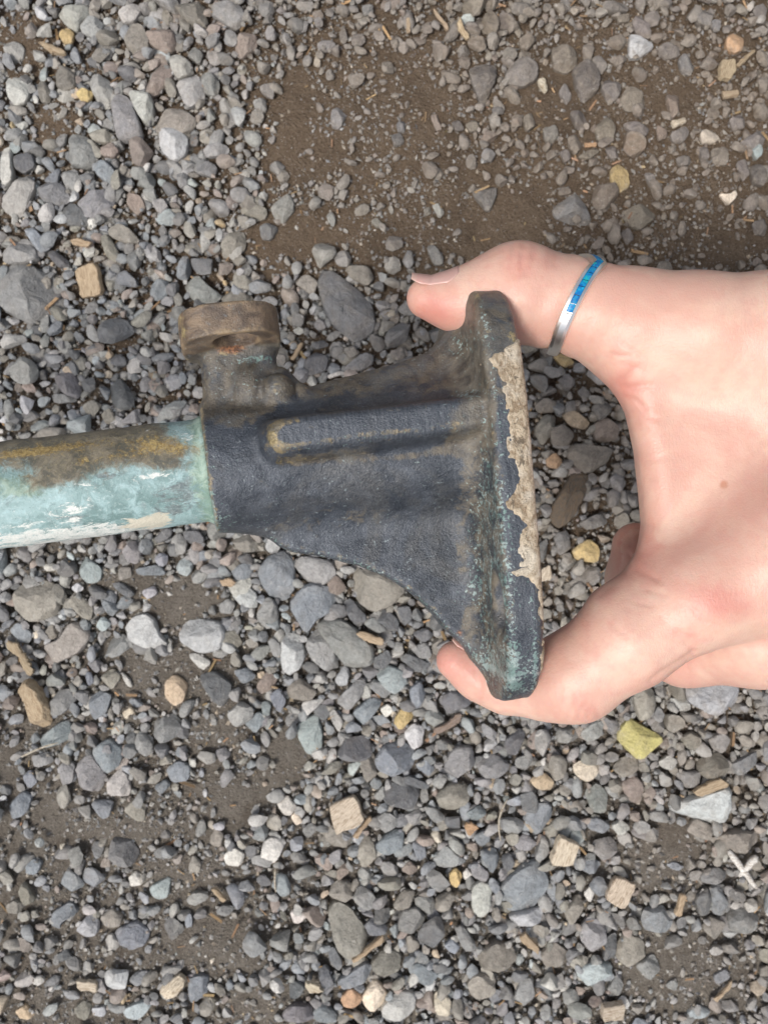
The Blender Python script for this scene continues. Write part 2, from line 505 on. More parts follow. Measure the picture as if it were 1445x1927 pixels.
# things that stand out: crop, colour, shape (s stone / w wood / k stick), name, category, label, outline
THINGS = """
A p s stone|stone|pale tan angular stone at the top left, above the yellow pebbles|300,45 360,12 460,15 500,40 430,80 405,140 340,100
A y s pebble|pebble|upper of two small yellow pebbles near the top left corner|300,150 345,120 385,150 375,205 330,210
A y s pebble|pebble|lower of two small yellow pebbles near the top left corner|397,485 430,460 490,480 480,520 440,540
A g s stone|stone|grey angular stone on the top edge, left of the bare dirt|1150,20 1230,0 1300,20 1335,90 1270,150 1140,60
A r s stone|stone|reddish brown flat-faced stone beside a rounded olive stone, top left|785,160 830,140 930,145 945,230 905,278 810,220
A u s stone|stone|tall flat slate-grey stone standing upright among the top left gravel|605,540 650,512 700,530 750,650 768,750 640,750 620,650
A r s stone|stone|pointed pinkish brown stone in the top left gravel|790,470 880,315 925,360 930,410 850,490 810,500
A g s stone|stone|square grey stone in the top left gravel|955,440 1070,398 1105,470 1100,540 1010,568
A o s stone|stone|brown wedge stone behind the white speckled stone|830,690 900,580 980,575 1060,640 1010,705 870,710
A q s stone|stone|white speckled crystalline stone in the top left gravel|865,700 950,682 1012,740 1000,830 940,865 870,800
A g s stone|stone|blocky light grey stone with a flat top, upper left|370,715 480,740 522,860 470,902 372,880
A p s stone|stone|tan and white stone cut by the left edge of the picture|0,800 45,790 65,960 0,1020
A p s stone|stone|long mottled tan stone touching the left edge, upper left|0,1080 120,940 182,1000 110,1160 60,1165 0,1120
A w s pebble|pebble|small white pebble in the dark gravel at upper left|470,1190 510,1180 520,1220 490,1245
A t w wood_chip|wood chip|flat orange wood chip lying in the upper left gravel|380,1300 420,1285 500,1310 480,1340 400,1330
A t k twig|twig|pale yellow twig near the top left corner|195,210 250,220 350,265 345,282 270,275 225,235
Z g s stone|stone|largest grey stone on the left edge, above the rod|0,500 40,490 100,525 120,570 65,605 20,590 0,570
Z t w wood_chip|wood chip|tan wood block beside the largest stone on the left edge|143,502 185,492 195,550 155,560
B s s stone|stone|dark triangular stone half sunk in the bare dirt at the top|1170,360 1250,340 1310,350 1310,420 1250,540 1225,540 1180,430
B g s pebble|pebble|grey oval pebble alone in the dirt, left of the thumb|935,1340 970,1330 1020,1390 1020,1435 970,1435
B q s paint_chip|paint chip|small white and blue chip beside a curl of bark at the top|1125,65 1195,60 1190,110 1145,125
B t k bark_curl|bark|curl of tan bark under a small white chip at the top|1100,120 1120,80 1140,150 1172,190 1152,208 1112,160
B t k twig|twig|thin brown twig near the top edge, left of the bark curl|965,30 980,30 1058,150 1042,162
B t w wood_chip|wood chip|narrow upright wood splinter in the bare dirt at the top|820,80 845,80 845,165 825,165
C k s pebble|pebble|orange pebble near the top right corner|1230,190 1270,165 1325,200 1310,260 1265,275 1225,240
C t w wood_chip|wood chip|brown wood block below the orange pebble, top right|1190,320 1275,312 1265,380 1240,430 1175,410
C t k twig|twig|pale yellow twig beside the orange pebble, top right|1280,340 1380,245 1393,260 1300,350
C q s stone|stone|grey pyramid-shaped stone with a bright face, top right|700,170 740,175 835,235 760,290 700,295
C y s pebble|pebble|ochre yellow oval pebble in the brown gravel, upper right|590,920 640,880 690,930 690,1010 640,1040 600,1000
C b s stone|stone|angular blue-white stone in the dirt above the thumb ring|280,1130 400,1045 470,1160 480,1215 400,1215 290,1180
C o s stone|stone|flat brown stone in the dirt, right of the blue-white stone|650,1150 760,1105 840,1170 750,1245 700,1225
C c s pebble|pebble|cream pebble near the right edge, upper right|1085,710 1120,692 1190,740 1150,770 1095,765
C c k wood_curl|wood|curled cream sliver of wood in the upper right gravel|920,655 1000,630 1010,655 930,695
C c s shell|shell fragment|small y-shaped cream fragment near the right edge|1185,1045 1240,1050 1275,1025 1280,1060 1235,1108
C c k driftwood|driftwood|pale pierced sliver of driftwood in the upper right gravel|195,420 230,405 255,470 240,495 205,455
C k w wood_chip|wood chip|tiny orange wood splinter in the upper right gravel|445,768 515,768 515,790 450,792
C t w wood_chip|wood chip|flat brown wood chip lying sideways at the top right|1205,490 1295,480 1290,520 1205,525
D o s stone|stone|large round flat brown stone below the rod|70,330 170,260 280,300 310,410 260,480 130,485 75,410
D n s stone|stone|blue-green stone in the gravel just below the rod|425,200 460,140 545,210 530,270 480,285 430,250
D o s stone|stone|heart-shaped olive stone near the left edge, below the rod|225,630 330,580 360,510 430,505 475,580 420,660 290,720
D q s stone|stone|teardrop stone, white below and grey above, in bare dirt|680,530 710,480 780,455 830,490 850,560 905,630 790,640 700,600
D q s stone|stone|large blue-white rounded stone in bare dirt below the casting|970,560 1010,500 1110,490 1190,510 1215,570 1180,650 1080,665 985,610
D s s stone|stone|dark triangular stone in the dirt below the blue-white stone|1075,800 1160,770 1250,840 1240,910 1190,965 1130,890
D t s pebble|pebble|lumpy tan pebble in the dirt, left of the dark triangular stone|890,830 940,790 1010,840 990,930 940,955 895,920
D b s stone|stone|pale blue flat-faced stone near the knotted driftwood|470,920 530,880 595,905 560,1000 490,1040
D t k driftwood|driftwood|knotted lump of pale driftwood near the left edge|75,880 130,805 190,840 250,950 265,1060 210,1100 150,1060 130,960 120,900
D t k bent_stick|stick|bent brown stick above the knotted driftwood|20,600 80,610 125,680 170,770 150,800 120,760 85,660 30,650
D n s stone|stone|greenish white stone below the knotted driftwood|195,1140 330,1040 385,1090 350,1150 230,1190
D t w wood_chip|wood chip|tan wood chip just below the barrel of the casting|1190,270 1240,250 1285,280 1250,305 1200,300
D p s stone|stone|cone-shaped pale stone with a green tinge, lower left|1230,290 1320,220 1370,280 1295,400
D w s pebble|pebble|small white block pebble under the left end of the rod|230,180 290,175 295,215 240,215
D n s pebble|pebble|small turquoise pebble left of the teardrop stone|510,520 550,465 595,510 555,550
D w s pebble|pebble|narrow white pebble in the dirt above the pale blue stone|645,770 690,810 710,855 680,850
D c w wood_chip|wood chip|small cream wood block beside the pale blue stone|660,990 710,955 730,985 680,1025
E b s stone|stone|large smooth blue-grey stone just under the casting's barrel|10,220 70,140 150,110 200,160 210,310 150,380 60,340
E o s stone|stone|large brown stone partly under the casting's web|535,260 560,200 700,230 820,310 740,400 640,440 560,380
E r s pebble|pebble|small tan pebble between the large stones under the casting|390,290 440,240 495,310 450,350 400,330
E g s stone|stone|flat grey slab of stone left of the fingertip|330,520 430,470 540,530 640,640 630,730 500,740 420,640
E q s stone|stone|upright grey stone flecked white, left of the flat slab|135,620 170,565 240,570 265,680 240,750 180,790 140,740
E t k wood_splinter|wood chip|tan wood splinter lying on the flat grey slab|545,555 570,540 705,590 690,628 580,595
E n s stone|stone|pale greenish stone just left of the forefinger tip|650,760 720,735 810,770 825,830 760,890 690,840
E n s stone|stone|pale blue stone with a white face below the flat slab|225,1070 330,1010 360,1110 350,1220 280,1230 240,1150
E y s pebble|pebble|ochre oval pebble below the forefinger|755,1040 800,970 855,965 865,1010 790,1090
E w s pebble|pebble|small cream-white pebble beside the ochre pebble|680,980 720,948 755,985 710,1025
E r s pebble|pebble|smooth pink pebble left of the olive stones below the casting|0,850 60,770 115,810 90,870 20,895
E r k bark_strip|bark|curved red-brown strip of bark below the forefinger|960,1090 1040,1050 1100,995 1130,1000 1110,1050 1000,1110
G s k wood_piece|wood|dark weathered log-like piece of wood between flange and hand|70,1040 190,850 255,900 170,1070 110,1110
G y s pebble|stone|yellow-brown stone seen between flange and hand|170,1190 240,1145 280,1180 270,1240 190,1230
G t s pebble|pebble|tan oval pebble seen between flange and hand|130,640 180,625 240,670 220,700 160,685
G k s pebble|pebble|small orange-brown pebble right beside the flange edge|65,820 100,795 130,830 110,860 70,850
G y s pebble|pebble|yellowish stone directly below the thumb ring|90,400 140,390 180,430 130,450
G c w wood_chip|wood chip|pale wood chip between flange and the bent forefinger|40,1270 80,1250 85,1310 40,1320
F l s stone|stone|bright yellow angular chunk of stone below the hand|625,170 700,70 760,110 880,180 800,250 745,290 690,240
F c s pebble|pebble|tan and white half-round stone below the hand|398,330 440,310 540,320 520,380 470,418 405,380
F t s pebble|pebble|yellow-grey pebble left of the half-round tan stone|155,410 230,365 285,420 265,465 190,450
F q s stone|stone|pale triangular stone near the right edge, lower right|920,540 1060,490 1240,430 1230,600 1190,650 960,590
F t w wood_chip|wood chip|brown wood strip along the top of the pale triangular stone|1040,465 1180,390 1238,425 1070,495
F c w wood_chip|wood chip|square cream wood block above the large blue stone, lower right|255,850 300,690 415,740 380,870
F c w wood_chip|wood chip|square tan wood block tilted like a diamond, lower right|560,1050 610,930 735,970 660,1105
F b s stone|stone|largest blue-grey stone in the lower right gravel|0,990 110,890 200,860 250,950 240,1040 150,1140 40,1130 0,1090
F c w wood_chip|wood chip|pale wood block cut by the bottom edge, lower right|545,1640 680,1640 670,1725 545,1725
F b s stone|stone|leaf-shaped flat blue-grey stone near the right edge|1220,340 1390,250 1390,310 1310,380
F t k wood_splinter|wood chip|brown upright splinter right of the diamond wood block|935,1140 980,1020 1005,1040 970,1150
F b s pebble|pebble|small blue oval pebble in the dust, lower right|905,880 945,860 1005,890 960,910
F t k wood_splinter|wood chip|grey-brown splinter near the bottom right corner|1165,1630 1280,1530 1275,1560 1180,1645
F w s pebble|pebble|small white pebble left of the diamond-tilted wood block|455,1040 490,1000 515,1030 485,1090
F t k wood_splinter|wood chip|tan splinter below the largest blue stone, lower right|100,1280 130,1250 215,1340 200,1370 130,1320
H b s stone|stone|large blue and brown stone in the lower left gravel|610,970 720,905 800,960 780,1030 700,1065 640,1020
H n s stone|stone|pale triangular stone right of a white pebble, lower left|795,725 915,665 905,770 845,790
H w s pebble|pebble|round white pebble left of a pale triangular stone, lower left|680,680 720,640 765,670 750,715 695,720
H w s pebble|pebble|round cream-white stone in the dirt, left of a white angular stone|1215,540 1265,500 1325,540 1300,600 1230,595
H c k driftwood|driftwood|pale ridged piece of driftwood on the bottom left gravel|860,1260 970,1180 1015,1220 950,1310 890,1330
H c w wood_chip|wood chip|flat tan wood chip near the bottom left corner|405,1220 520,1230 525,1280 415,1270
H w s pebble|pebble|small bright white pebble near the bottom left corner|165,1215 210,1198 235,1225 200,1250 170,1245
H n s stone|stone|greenish white stone near the bottom edge, left|660,1390 740,1345 825,1345 760,1430 680,1440
H t k wood_splinter|wood chip|orange splinter lying aslant in the lower left dirt|1135,730 1160,722 1230,790 1205,805
I c w wood_chip|wood chip|large square wood block with cracks, lower middle|398,270 545,218 605,350 445,430
I t k wood_splinter|wood chip|tan splinter leaning on the large square wood block|525,440 620,335 640,345 545,460
I w s pebble|pebble|knobbly cream stone left of the large square wood block|110,260 170,225 220,280 190,330 150,330
I c s pebble|pebble|small cream pebble touching the knobbly cream stone|190,340 215,310 255,365 220,385
I w s stone|stone|white angular stone below the knobbly cream stone|40,480 80,450 160,470 120,560 70,595 25,580
I o s stone|stone|large smooth oval greenish stone, lower middle|400,850 440,805 520,840 612,970 590,1080 520,1110 440,1040
I r s pebble|pebble|small purple stone above the large oval stone|430,650 480,595 510,640 450,690
I c s stone|stone|cream faceted stone on the bottom edge, middle|575,1330 650,1220 720,1300 690,1360 630,1405
I c s stone|stone|cream pointed stone on the bottom edge, right of the speckled stone|975,1310 1000,1290 1065,1330 1055,1430 985,1400
I k s stone|stone|orange-brown stone beside the cream faceted stone|465,1320 520,1255 580,1310 560,1355 490,1360
I y s pebble|pebble|ochre drop-shaped pebble in the lower middle gravel|1060,650 1095,618 1130,660 1100,725 1065,700
I t k wood_splinter|wood chip|long tan splinter under the large oval stone|510,1110 690,980 700,1010 540,1120
I w s pebble|pebble|cream pebble left of the large oval stone|185,850 270,835 280,880 220,920
I c w wood_chip|wood chip|cream flake of wood below the large oval stone|265,1210 330,1220 375,1275 290,1275
I r s pebble|pebble|pinkish pebble in the lower middle gravel|795,630 840,580 890,630 850,655
I k w wood_chip|wood chip|pinkish orange wood chip, right of the lower middle|1135,370 1170,362 1225,390 1160,435
S s s stone|stone|large dark slate diamond-shaped stone between lug and thumb|860,90 900,10 1140,170 1170,340 1060,410 920,290
S t k wood_splinter|wood chip|forked tan splinter right of the casting's lug|705,510 770,405 785,415 735,500
S w s pebble|pebble|cream pebble peeping out above the casting's shoulder|915,590 980,570 1015,580 920,610
"""

def outline_mm(crop, txt):
    ox, oy, s = CR[crop]
    return np.array([[float(c) for c in p.split(',')] for p in txt.split()]) / s + (ox, oy)

def px2g(p, z=0.0):
    d = H - z
    return np.stack([(p[:, 0] - CX) * d / F, -(p[:, 1] - CY) * d / F], -1)

def resample(P, n):
    Q = np.vstack([P, P[:1]]); seg = np.hypot(*np.diff(Q, axis=0).T); L = np.concatenate([[0], np.cumsum(seg)])
    t = np.linspace(0, L[-1], n, endpoint=False)
    return np.stack([np.interp(t, L, Q[:, 0]), np.interp(t, L, Q[:, 1])], -1)

def chaikin(P, k=0.22):
    Q = np.roll(P, -1, 0)
    return np.stack([P * (1 - k) + Q * k, P * k + Q * (1 - k)], 1).reshape(-1, 2)

def area(P):
    x, y = P.T; return 0.5 * np.sum(x * np.roll(y, -1) - np.roll(x, -1) * y)

def rock_geo(P, h, rng, n=30, rings=9, sink=0.2, rounding=1):
    """a broken stone whose plan outline is P (mm, about its own centre), height h"""
    if area(P) < 0: P = P[::-1]
    for _ in range(rounding): P = chaikin(P, 0.16)
    P = resample(P, n)
    c = P.mean(0); Q = P - c
    rad = math.sqrt(abs(area(P)) / math.pi)
    V = []
    for i, ph in enumerate(np.linspace(-0.5, 1.47, rings)):
        s = max(math.cos(ph), 0.03) ** 0.42; z = math.copysign(abs(math.sin(ph)) ** 0.8, ph) * h
        V.append(np.hstack([c + Q * s + rng.normal(0, 0.012 * rad, Q.shape), np.full((n, 1), z)]))
    V = np.vstack(V + [[[c[0], c[1], h]]])
    ctr = np.array([c[0], c[1], 0.0])
    az0 = rng.uniform(0, 2 * math.pi)
    for k in range(rng.integers(6, 10)):                      # broken faces
        az = az0 + k * 2.4 + rng.normal(0, 0.3); po = rng.uniform(0.15, 1.0)
        nv = np.array([math.cos(az) * math.sin(po), math.sin(az) * math.sin(po), math.cos(po)])
        dd = (V - ctr) @ nv; cut = dd.max() * rng.uniform(0.60, 0.90)
        over = np.maximum(dd - cut, 0); over[V[:, 2] < 0.1 * h] *= 0.25
        V = V - nv * over[:, None]
    V += rng.normal(0, 0.011 * rad, V.shape)
    V[:, 2] -= sink * h
    fq = []
    for r in range(rings - 1):
        a = r * n + np.arange(n); b = r * n + (np.arange(n) + 1) % n
        fq.append(np.stack([a, b, b + n, a + n], -1))
    a = (rings - 1) * n + np.arange(n); b = (rings - 1) * n + (np.arange(n) + 1) % n
    ft = np.stack([a, b, np.full(n, rings * n)], -1)
    return V, [np.vstack(fq), ft]

def chip_geo(P, th, rng, crown=0.0):
    """a splinter or block of wood: outline P with thickness th, worn edges"""
    if area(P) < 0: P = P[::-1]
    c = P.mean(0); w0 = math.sqrt(abs(area(P))); P = resample(chaikin(P, 0.07), max(18, len(P) * 4)); P = P + rng.normal(0, 0.10 + 0.018 * w0, P.shape); n = len(P)
    b = min(0.35, th * 0.25)
    Q = P - c; r = np.maximum(np.hypot(*Q.T), 1e-3)[:, None]
    inn = c + Q * (1 - b / np.maximum(r, 3 * b))
    rows = [(P, 0), (P, th - b), (inn, th), (c + Q * 0.5, th + crown)]
    V = np.vstack([np.hstack([p, np.full((n, 1), z)]) for p, z in rows] + [[[c[0], c[1], th + crown * 1.2]]])
    V[:, 2] += (V[:, :2] - c) @ rng.normal(0, 0.05, 2) + rng.normal(0, 0.05, len(V))
    fq = []
    for k in range(3):
        a = k * n + np.arange(n); d = k * n + (np.arange(n) + 1) % n
        fq.append(np.stack([a, d, d + n, a + n], -1))
    a = 3 * n + np.arange(n); d = 3 * n + (np.arange(n) + 1) % n
    return V, [np.vstack(fq), np.stack([a, d, np.full(n, 4 * n)], -1)]

GS = 2.0; MARG = 340                                          # occupancy grid, photo pixels
OCC = np.zeros((int((1445 + 2 * MARG) / GS), int((1927 + 2 * MARG) / GS)), bool)
def mark_poly(P, occ=OCC):
    P = (P + MARG) / GS
    x0, y0 = np.maximum(np.floor(P.min(0)).astype(int), 0); x1, y1 = np.ceil(P.max(0)).astype(int) + 1
    gx_, gy_ = np.meshgrid(np.arange(x0, x1), np.arange(y0, y1), indexing='ij'); ins = np.zeros(gx_.shape, bool)
    for a, b in zip(P, np.roll(P, -1, 0)):
        with np.errstate(divide='ignore', invalid='ignore'):
            ins ^= ((a[1] > gy_) != (b[1] > gy_)) & (gx_ < (b[0] - a[0]) * (gy_ - a[1]) / (b[1] - a[1]) + a[0])
    s = occ[x0:x1, y0:y1]; s |= ins[:s.shape[0], :s.shape[1]]

def soil(warm): return np.array((.27, .255, .235)) * (1 - warm) + np.array((.168, .124, .088)) * warm  # soil tone, darkened towards the upper right as painted shade
def tint(code, rng, amt=0.12):
    c = np.array(PAL[code]); return np.clip(c * rng.normal(1, amt) * rng.normal(1, 0.014, 3), 0.03, 0.85)

def place_rock(name, crop, code, pts, parent=None, hf=None, **kw):
    P = outline_mm(crop, pts); mark_poly(P)
    g = px2g(P, 4.0); c = g.mean(0)
    w = math.sqrt(abs(area(g)))
    h = w * (hf or RNG.uniform(0.42, 0.66))
    V, fs = rock_geo((g - c) * 1.10, h, RNG)
    z = float(level_z(np.array([c[0]]), np.array([c[1]]))[0])
    pc = P.mean(0); warm = float(np.clip((pc[0] - 500) / 900 + (900 - pc[1]) / 1400, 0, 1)); dust_shade = (0.03 + 0.45 * warm) * (code in 'gbsoupr')  # stones browner and darker at upper right: dust plus painted shade
    me = mesh_np(name, V, fs, M_STONE, {'col': np.r_[tint(code, RNG) * (1 - dust_shade) + soil(warm) * dust_shade, 0.22 + 0.4 * warm]}, sharp=24)
    return obj(name, me, parent, (c[0], c[1], z + 1.3), **kw)

nstones = 0
for line in STONES.strip().splitlines():
    crop, code, pts = line.split(' ', 2)
    place_rock('stone', crop, code, pts, ground); nstones += 1

for line in THINGS.strip().splitlines():
    head, cat, label, pts = line.split('|')
    crop, code, sh, name = head.split()
    grp = 'stand-out stones on the gravel' if sh == 's' else 'bits of wood on the gravel'
    if sh == 's':
        place_rock(name, crop, code, pts, label=label, cat=cat, group=grp, hf=0.5)
    else:
        P = outline_mm(crop, pts); mark_poly(P)
        g = px2g(P, 6.0); c = g.mean(0)
        w = math.sqrt(abs(area(g)))
        e = g - c; ang = 0.5 * math.atan2(2 * np.mean(e[:, 0] * e[:, 1]), np.mean(e[:, 0] ** 2) - np.mean(e[:, 1] ** 2))
        R = np.array([[math.cos(ang), -math.sin(ang)], [math.sin(ang), math.cos(ang)]])
        th = min(4.0, w * (0.42 if sh == 'w' else 0.4))
        if name in ('driftwood', 'wood_piece'): V, fs = rock_geo(e @ R, w * 0.5, RNG, sink=0.1)
        else: V, fs = chip_geo(e @ R, th, RNG, 0.3 if sh == 'k' else 0.0)
        z = float(level_z(np.array([c[0]]), np.array([c[1]]))[0])
        me = mesh_np(name, V, fs, M_WOOD, {'col': tint(code, RNG, 0.06) if name != 'wood_piece' else (.13, .11, .09)}, smooth=False)
        o = obj(name, me, None, (c[0], c[1], z + RNG.uniform(2.0, 3.5)), label=label, cat=cat, group=grp)
        o.rotation_euler = (RNG.normal(0, 0.10), RNG.normal(0, 0.10), ang)

# the small white crossed twig near the right edge
def stick_geo(a, b, r0, r1, n=7, m=6, bend=0.0):
    a = np.array(a, float); b = np.array(b, float); ax = (b - a) / np.linalg.norm(b - a)
    s = np.cross(ax, [0, 0, 1.0]); s /= np.linalg.norm(s); t = np.cross(s, ax); V = []
    for k in range(m + 1):
        f = k / m; r = r0 + (r1 - r0) * f; r *= 0.55 if k in (0, m) else 1
        p = a + (b - a) * f + s * bend * math.sin(math.pi * f)
        for j in range(n):
            q = 2 * math.pi * j / n
            V.append(p + (s * math.cos(q) + t * math.sin(q)) * r * (1 + 0.12 * math.sin(5 * j + 3 * k)))
    fq = [[k * n + j, k * n + (j + 1) % n, (k + 1) * n + (j + 1) % n, (k + 1) * n + j] for k in range(m) for j in range(n)]
    return np.array(V), np.array(fq), [list(range(n))[::-1], [m * n + j for j in range(n)]]
def px_g(px, py, z): return W(px, py, H - z)
cx0 = px_g(1397, 1635, 5)
cross = bpy.data.objects.new('crossed_twig', None); COL.objects.link(cross); cross.location = [c * .001 for c in cx0]
cross['label'] = 'white cross-shaped scrap of twig near the right edge, lower right'; cross['category'] = 'twig'; cross['group'] = 'bits of wood on the gravel'
for (a, b, r0, r1) in (((1371, 1602), (1424, 1673), 1.7, 1.1), ((1390, 1650), (1424, 1612), 1.2, 1.9)):
    V, fq, caps = stick_geo(px_g(*a, 5) - cx0, px_g(*b, 6) - cx0, r0, r1)
    obj('stick', mesh_np('stick', V, [fq] + [np.array([c]) for c in caps], M_WOOD, {'col': (.74, .72, .68)}), cross)
for lab, pa, pb, bd in (('pale curved straw in the gravel right of the lower middle', (955, 1504), (942, 1583), 2.2),
                        ('thin white straw in the lower left gravel by the round cream stone', (518, 1634), (519, 1680), 0.3),
                        ('thin dark stem lying below the knotted driftwood on the left', (40, 1425), (110, 1398), -0.6)):
    A, B = px_g(*pa, 7), px_g(*pb, 7); c = (A + B) / 2
    V, fq, caps = stick_geo(A - c, B - c, 0.5, 0.4, bend=bd)
    obj('straw', mesh_np('straw', V, [fq] + [np.array([k]) for k in caps], M_WOOD, {'col': (.5, .46, .38)}), None, c, label=lab, cat='straw', group='bits of wood on the gravel')

# ------------------------------------------------------------------ loose gravel between them
def ico(sub):
    import bmesh
    bm = bmesh.new(); bmesh.ops.create_icosphere(bm, subdivisions=sub, radius=1)
    V = np.array([v.co[:] for v in bm.verts]); Fc = np.array([[v.index for v in f.verts] for f in bm.faces]); bm.free()
    return V, Fc
def proto(sub, rng, cuts):
    V, Fc = ico(sub); V = V * rng.uniform([0.95, 0.75, 0.5], [1.35, 1.05, 0.85])
    for _ in range(cuts):
        nv = rng.normal(0, 1, 3); nv /= np.linalg.norm(nv); d = V @ nv
        V = V - nv * np.maximum(d - d.max() * rng.uniform(0.45, 0.82), 0)[:, None]
    return V, Fc
PRO = {3: [proto(3, RNG, 8) for _ in range(14)], 2: [proto(2, RNG, 6) for _ in range(14)], 1: [proto(1, RNG, 3) for _ in range(8)]}
CODES = np.array(list('gbsourpqtcwyn'))
def palette(r, px, py, rng):
    bz = BMAP[int((px + MARG) / 8), int((py + MARG) / 8)]
    warm = np.clip((px - 500) / 900 + (900 - py) / 1400, 0, 1)  # light fall-off to the upper right, put into pebble colours along with dust
    p = np.array([5.5, 4.6 * (1 - .8 * warm), 3.0, 3.5 + 2 * warm, 1.4, 1.6 + warm, 1.6, .7, .25, .18, .22, .05, .4 * (1 - warm)])
    if r > 3: p[[9, 10, 11]] = 0
    c = tint(rng.choice(CODES, p=p / p.sum()), rng, 0.16); dust_shade = min(0.85, 0.05 + 0.5 * warm + 0.4 * bz * (bz > .6))
    return np.r_[c * (1 - dust_shade) + soil(warm) * dust_shade, 0.22 + 0.5 * warm]

CLUS = lambda px, py: vnoise(px, py, 1, 90.0) + 0.6 * vnoise(px, py, 3, 34.0)
CMAP = CLUS(*np.meshgrid(np.arange(-MARG, 1445 + MARG, 8.0), np.arange(-MARG, 1927 + MARG, 8.0), indexing='ij'))
def place(n, r0, r1, tries, pad, barecut, over):
    out = []; t = 0
    while len(out) < n and t < tries:
        t += 1
        px = RNG.uniform(-MARG + 30, 1445 + MARG - 30); py = RNG.uniform(-MARG + 30, 1927 + MARG - 30)
        if RNG.random() < barecut * BMAP[int((px + MARG) / 8), int((py + MARG) / 8)]: continue
        if BMAP[int((px + MARG) / 8), int((py + MARG) / 8)] > 0.5 and CMAP[int((px + MARG) / 8), int((py + MARG) / 8)] < RNG.normal(-0.14, 0.16): continue
        r = r0 + (r1 - r0) * RNG.random() ** 1.8; rp = r * F / H
        i, j, k = int((px + MARG) / GS), int((py + MARG) / GS), max(1, int(rp * pad / GS))
        s = OCC[i - k:i + k + 1, j - k:j + k + 1]
        if s.size == 0 or s.mean() > over: continue
        m = max(1, int(rp * 0.72 / GS)); OCC[i - m:i + m + 1, j - m:j + m + 1] = True
        out.append((px, py, r))
    return out
BMAP = bare(*np.meshgrid(np.arange(-MARG, 1445 + MARG, 8.0), np.arange(-MARG, 1927 + MARG, 8.0), indexing='ij'))
big = place(800, 4.2, 7.6, 16000, 0.78, 0.99, 0.06)
mid = place(4600, 2.0, 4.2, 45000, 0.72, 0.975, 0.12)
small = place(10500, 0.9, 2.1, 70000, 0.8, 0.86, 0.18)

def rotm(rng, flat):
    a = rng.uniform(0, 2 * math.pi); M = np.array([[math.cos(a), -math.sin(a), 0], [math.sin(a), math.cos(a), 0], [0, 0, 1]])
    b = rng.normal(0, flat); T = np.array([[1, 0, 0], [0, math.cos(b), -math.sin(b)], [0, math.sin(b), math.cos(b)]]); return M @ T

def pebble(px, py, r, sub, rng, flat=0.35, z=None):
    V, Fc = PRO[sub][rng.integers(len(PRO[sub]))]
    g = ((px - CX) * H / F, -(py - CY) * H / F)
    if z is None: z = float(level_z(np.array(g[:1]), np.array(g[1:]))[0])
    return (V @ rotm(rng, flat).T) * r, Fc, np.array([g[0], g[1], z + r * rng.uniform(0.1, 0.7) + max(0, rng.normal(0, 0.9)) * (r < 4.2)]), palette(r, px, py, rng)

def joined(name, items, subs, kind='stuff', drop=(0.0, 0.0)):
    Vs, Fs, Cs, o = [], [], [], 0
    G_ = px2g(np.array(items)[:, :2]); zs = level_z(G_[:, 0], G_[:, 1]); gz_ = ground_z(G_[:, 0], G_[:, 1]); zs = zs + (gz_ - zs) * RNG.uniform(drop[0], drop[1], len(zs))
    for (px, py, r), sub, z in zip(items, subs, zs):
        V, Fc, p, c = pebble(px, py, r, sub, RNG, z=z)
        Vs.append(V + p); Fs.append(Fc + o); Cs.append(np.repeat(c[None], len(V), 0)); o += len(V)
    return obj(name, mesh_np(name, np.vstack(Vs), [np.vstack(Fs)], M_STONE, {'col': np.vstack(Cs)}, sharp=26), ground, kind=kind)

big.sort(key=lambda t: -t[2])
inside = [b for b in big if 5 < b[0] < 1440 and 5 < b[1] < 1920]
single = inside[:max(0, 298 - nstones)]
for b in single:
    V, Fc, p, c = pebble(*b, 3, RNG)
    obj('stone', mesh_np('stone', V, [Fc], M_STONE, {'col': c}, sharp=24), ground, p)
rest = [b for b in big if b not in single] + mid
joined('gravel', rest, [3 if r > 4.6 else 2 for _, _, r in rest], drop=(0.0, 0.45))
joined('fine_gravel', small, [2 if r > 1.6 else 1 for _, _, r in small], drop=(0.0, 0.8))
under = []                                                    # the lower layer that shows in the gaps
while len(under) < 2900:
    px, py = RNG.uniform(-120, 1565), RNG.uniform(-120, 2047)
    if RNG.random() > 1.15 * BMAP[int((px + MARG) / 8), int((py + MARG) / 8)]: under.append((px, py, RNG.uniform(2.0, 4.6)))
joined('lower_gravel', under, [2] * len(under), drop=(0.75, 1.1))
# grit: crumbs of a millimetre or less
ng = 70000
gp = np.stack([RNG.uniform(-205, 205, ng), RNG.uniform(-265, 265, ng)], -1)
gpx, gpy = gp[:, 0] * F / H + CX, CY - gp[:, 1] * F / H
gk = ~((BMAP[((gpx + MARG) / 8).astype(int), ((gpy + MARG) / 8).astype(int)] > 0.5) & (CMAP[((gpx + MARG) / 8).astype(int), ((gpy + MARG) / 8).astype(int)] < RNG.normal(-0.25, 0.2, ng)))
gp = gp[gk]; ng = len(gp)
gz = ground_z(gp[:, 0], gp[:, 1]); gz = gz + (level_z(gp[:, 0], gp[:, 1]) - gz) * 0.45 * RNG.random(ng); gr = 0.25 + 0.85 * RNG.random(ng) ** 3
gcode = RNG.choice(len(CODES), ng, p=np.array([5, 3, 2, 6, 2, 1.5, 2.0, .9, 1.8, 1.2, 1.0, .3, .5]) / 27.2)
gc = np.array([PAL[c] for c in CODES])[gcode] * RNG.normal(1, 0.2, (ng, 1))
gw = np.clip((gp[:, 0] * F / H + CX - 500) / 900 + (900 - CY + gp[:, 1] * F / H) / 1400, 0, 1)[:, None]  # grit takes the same painted shade and dust
gc = np.clip(gc * 0.65 + (np.array((.27, .25, .225)) * (1 - gw) + np.array((.168, .124, .088)) * gw) * 0.35, 0.03, 0.8)
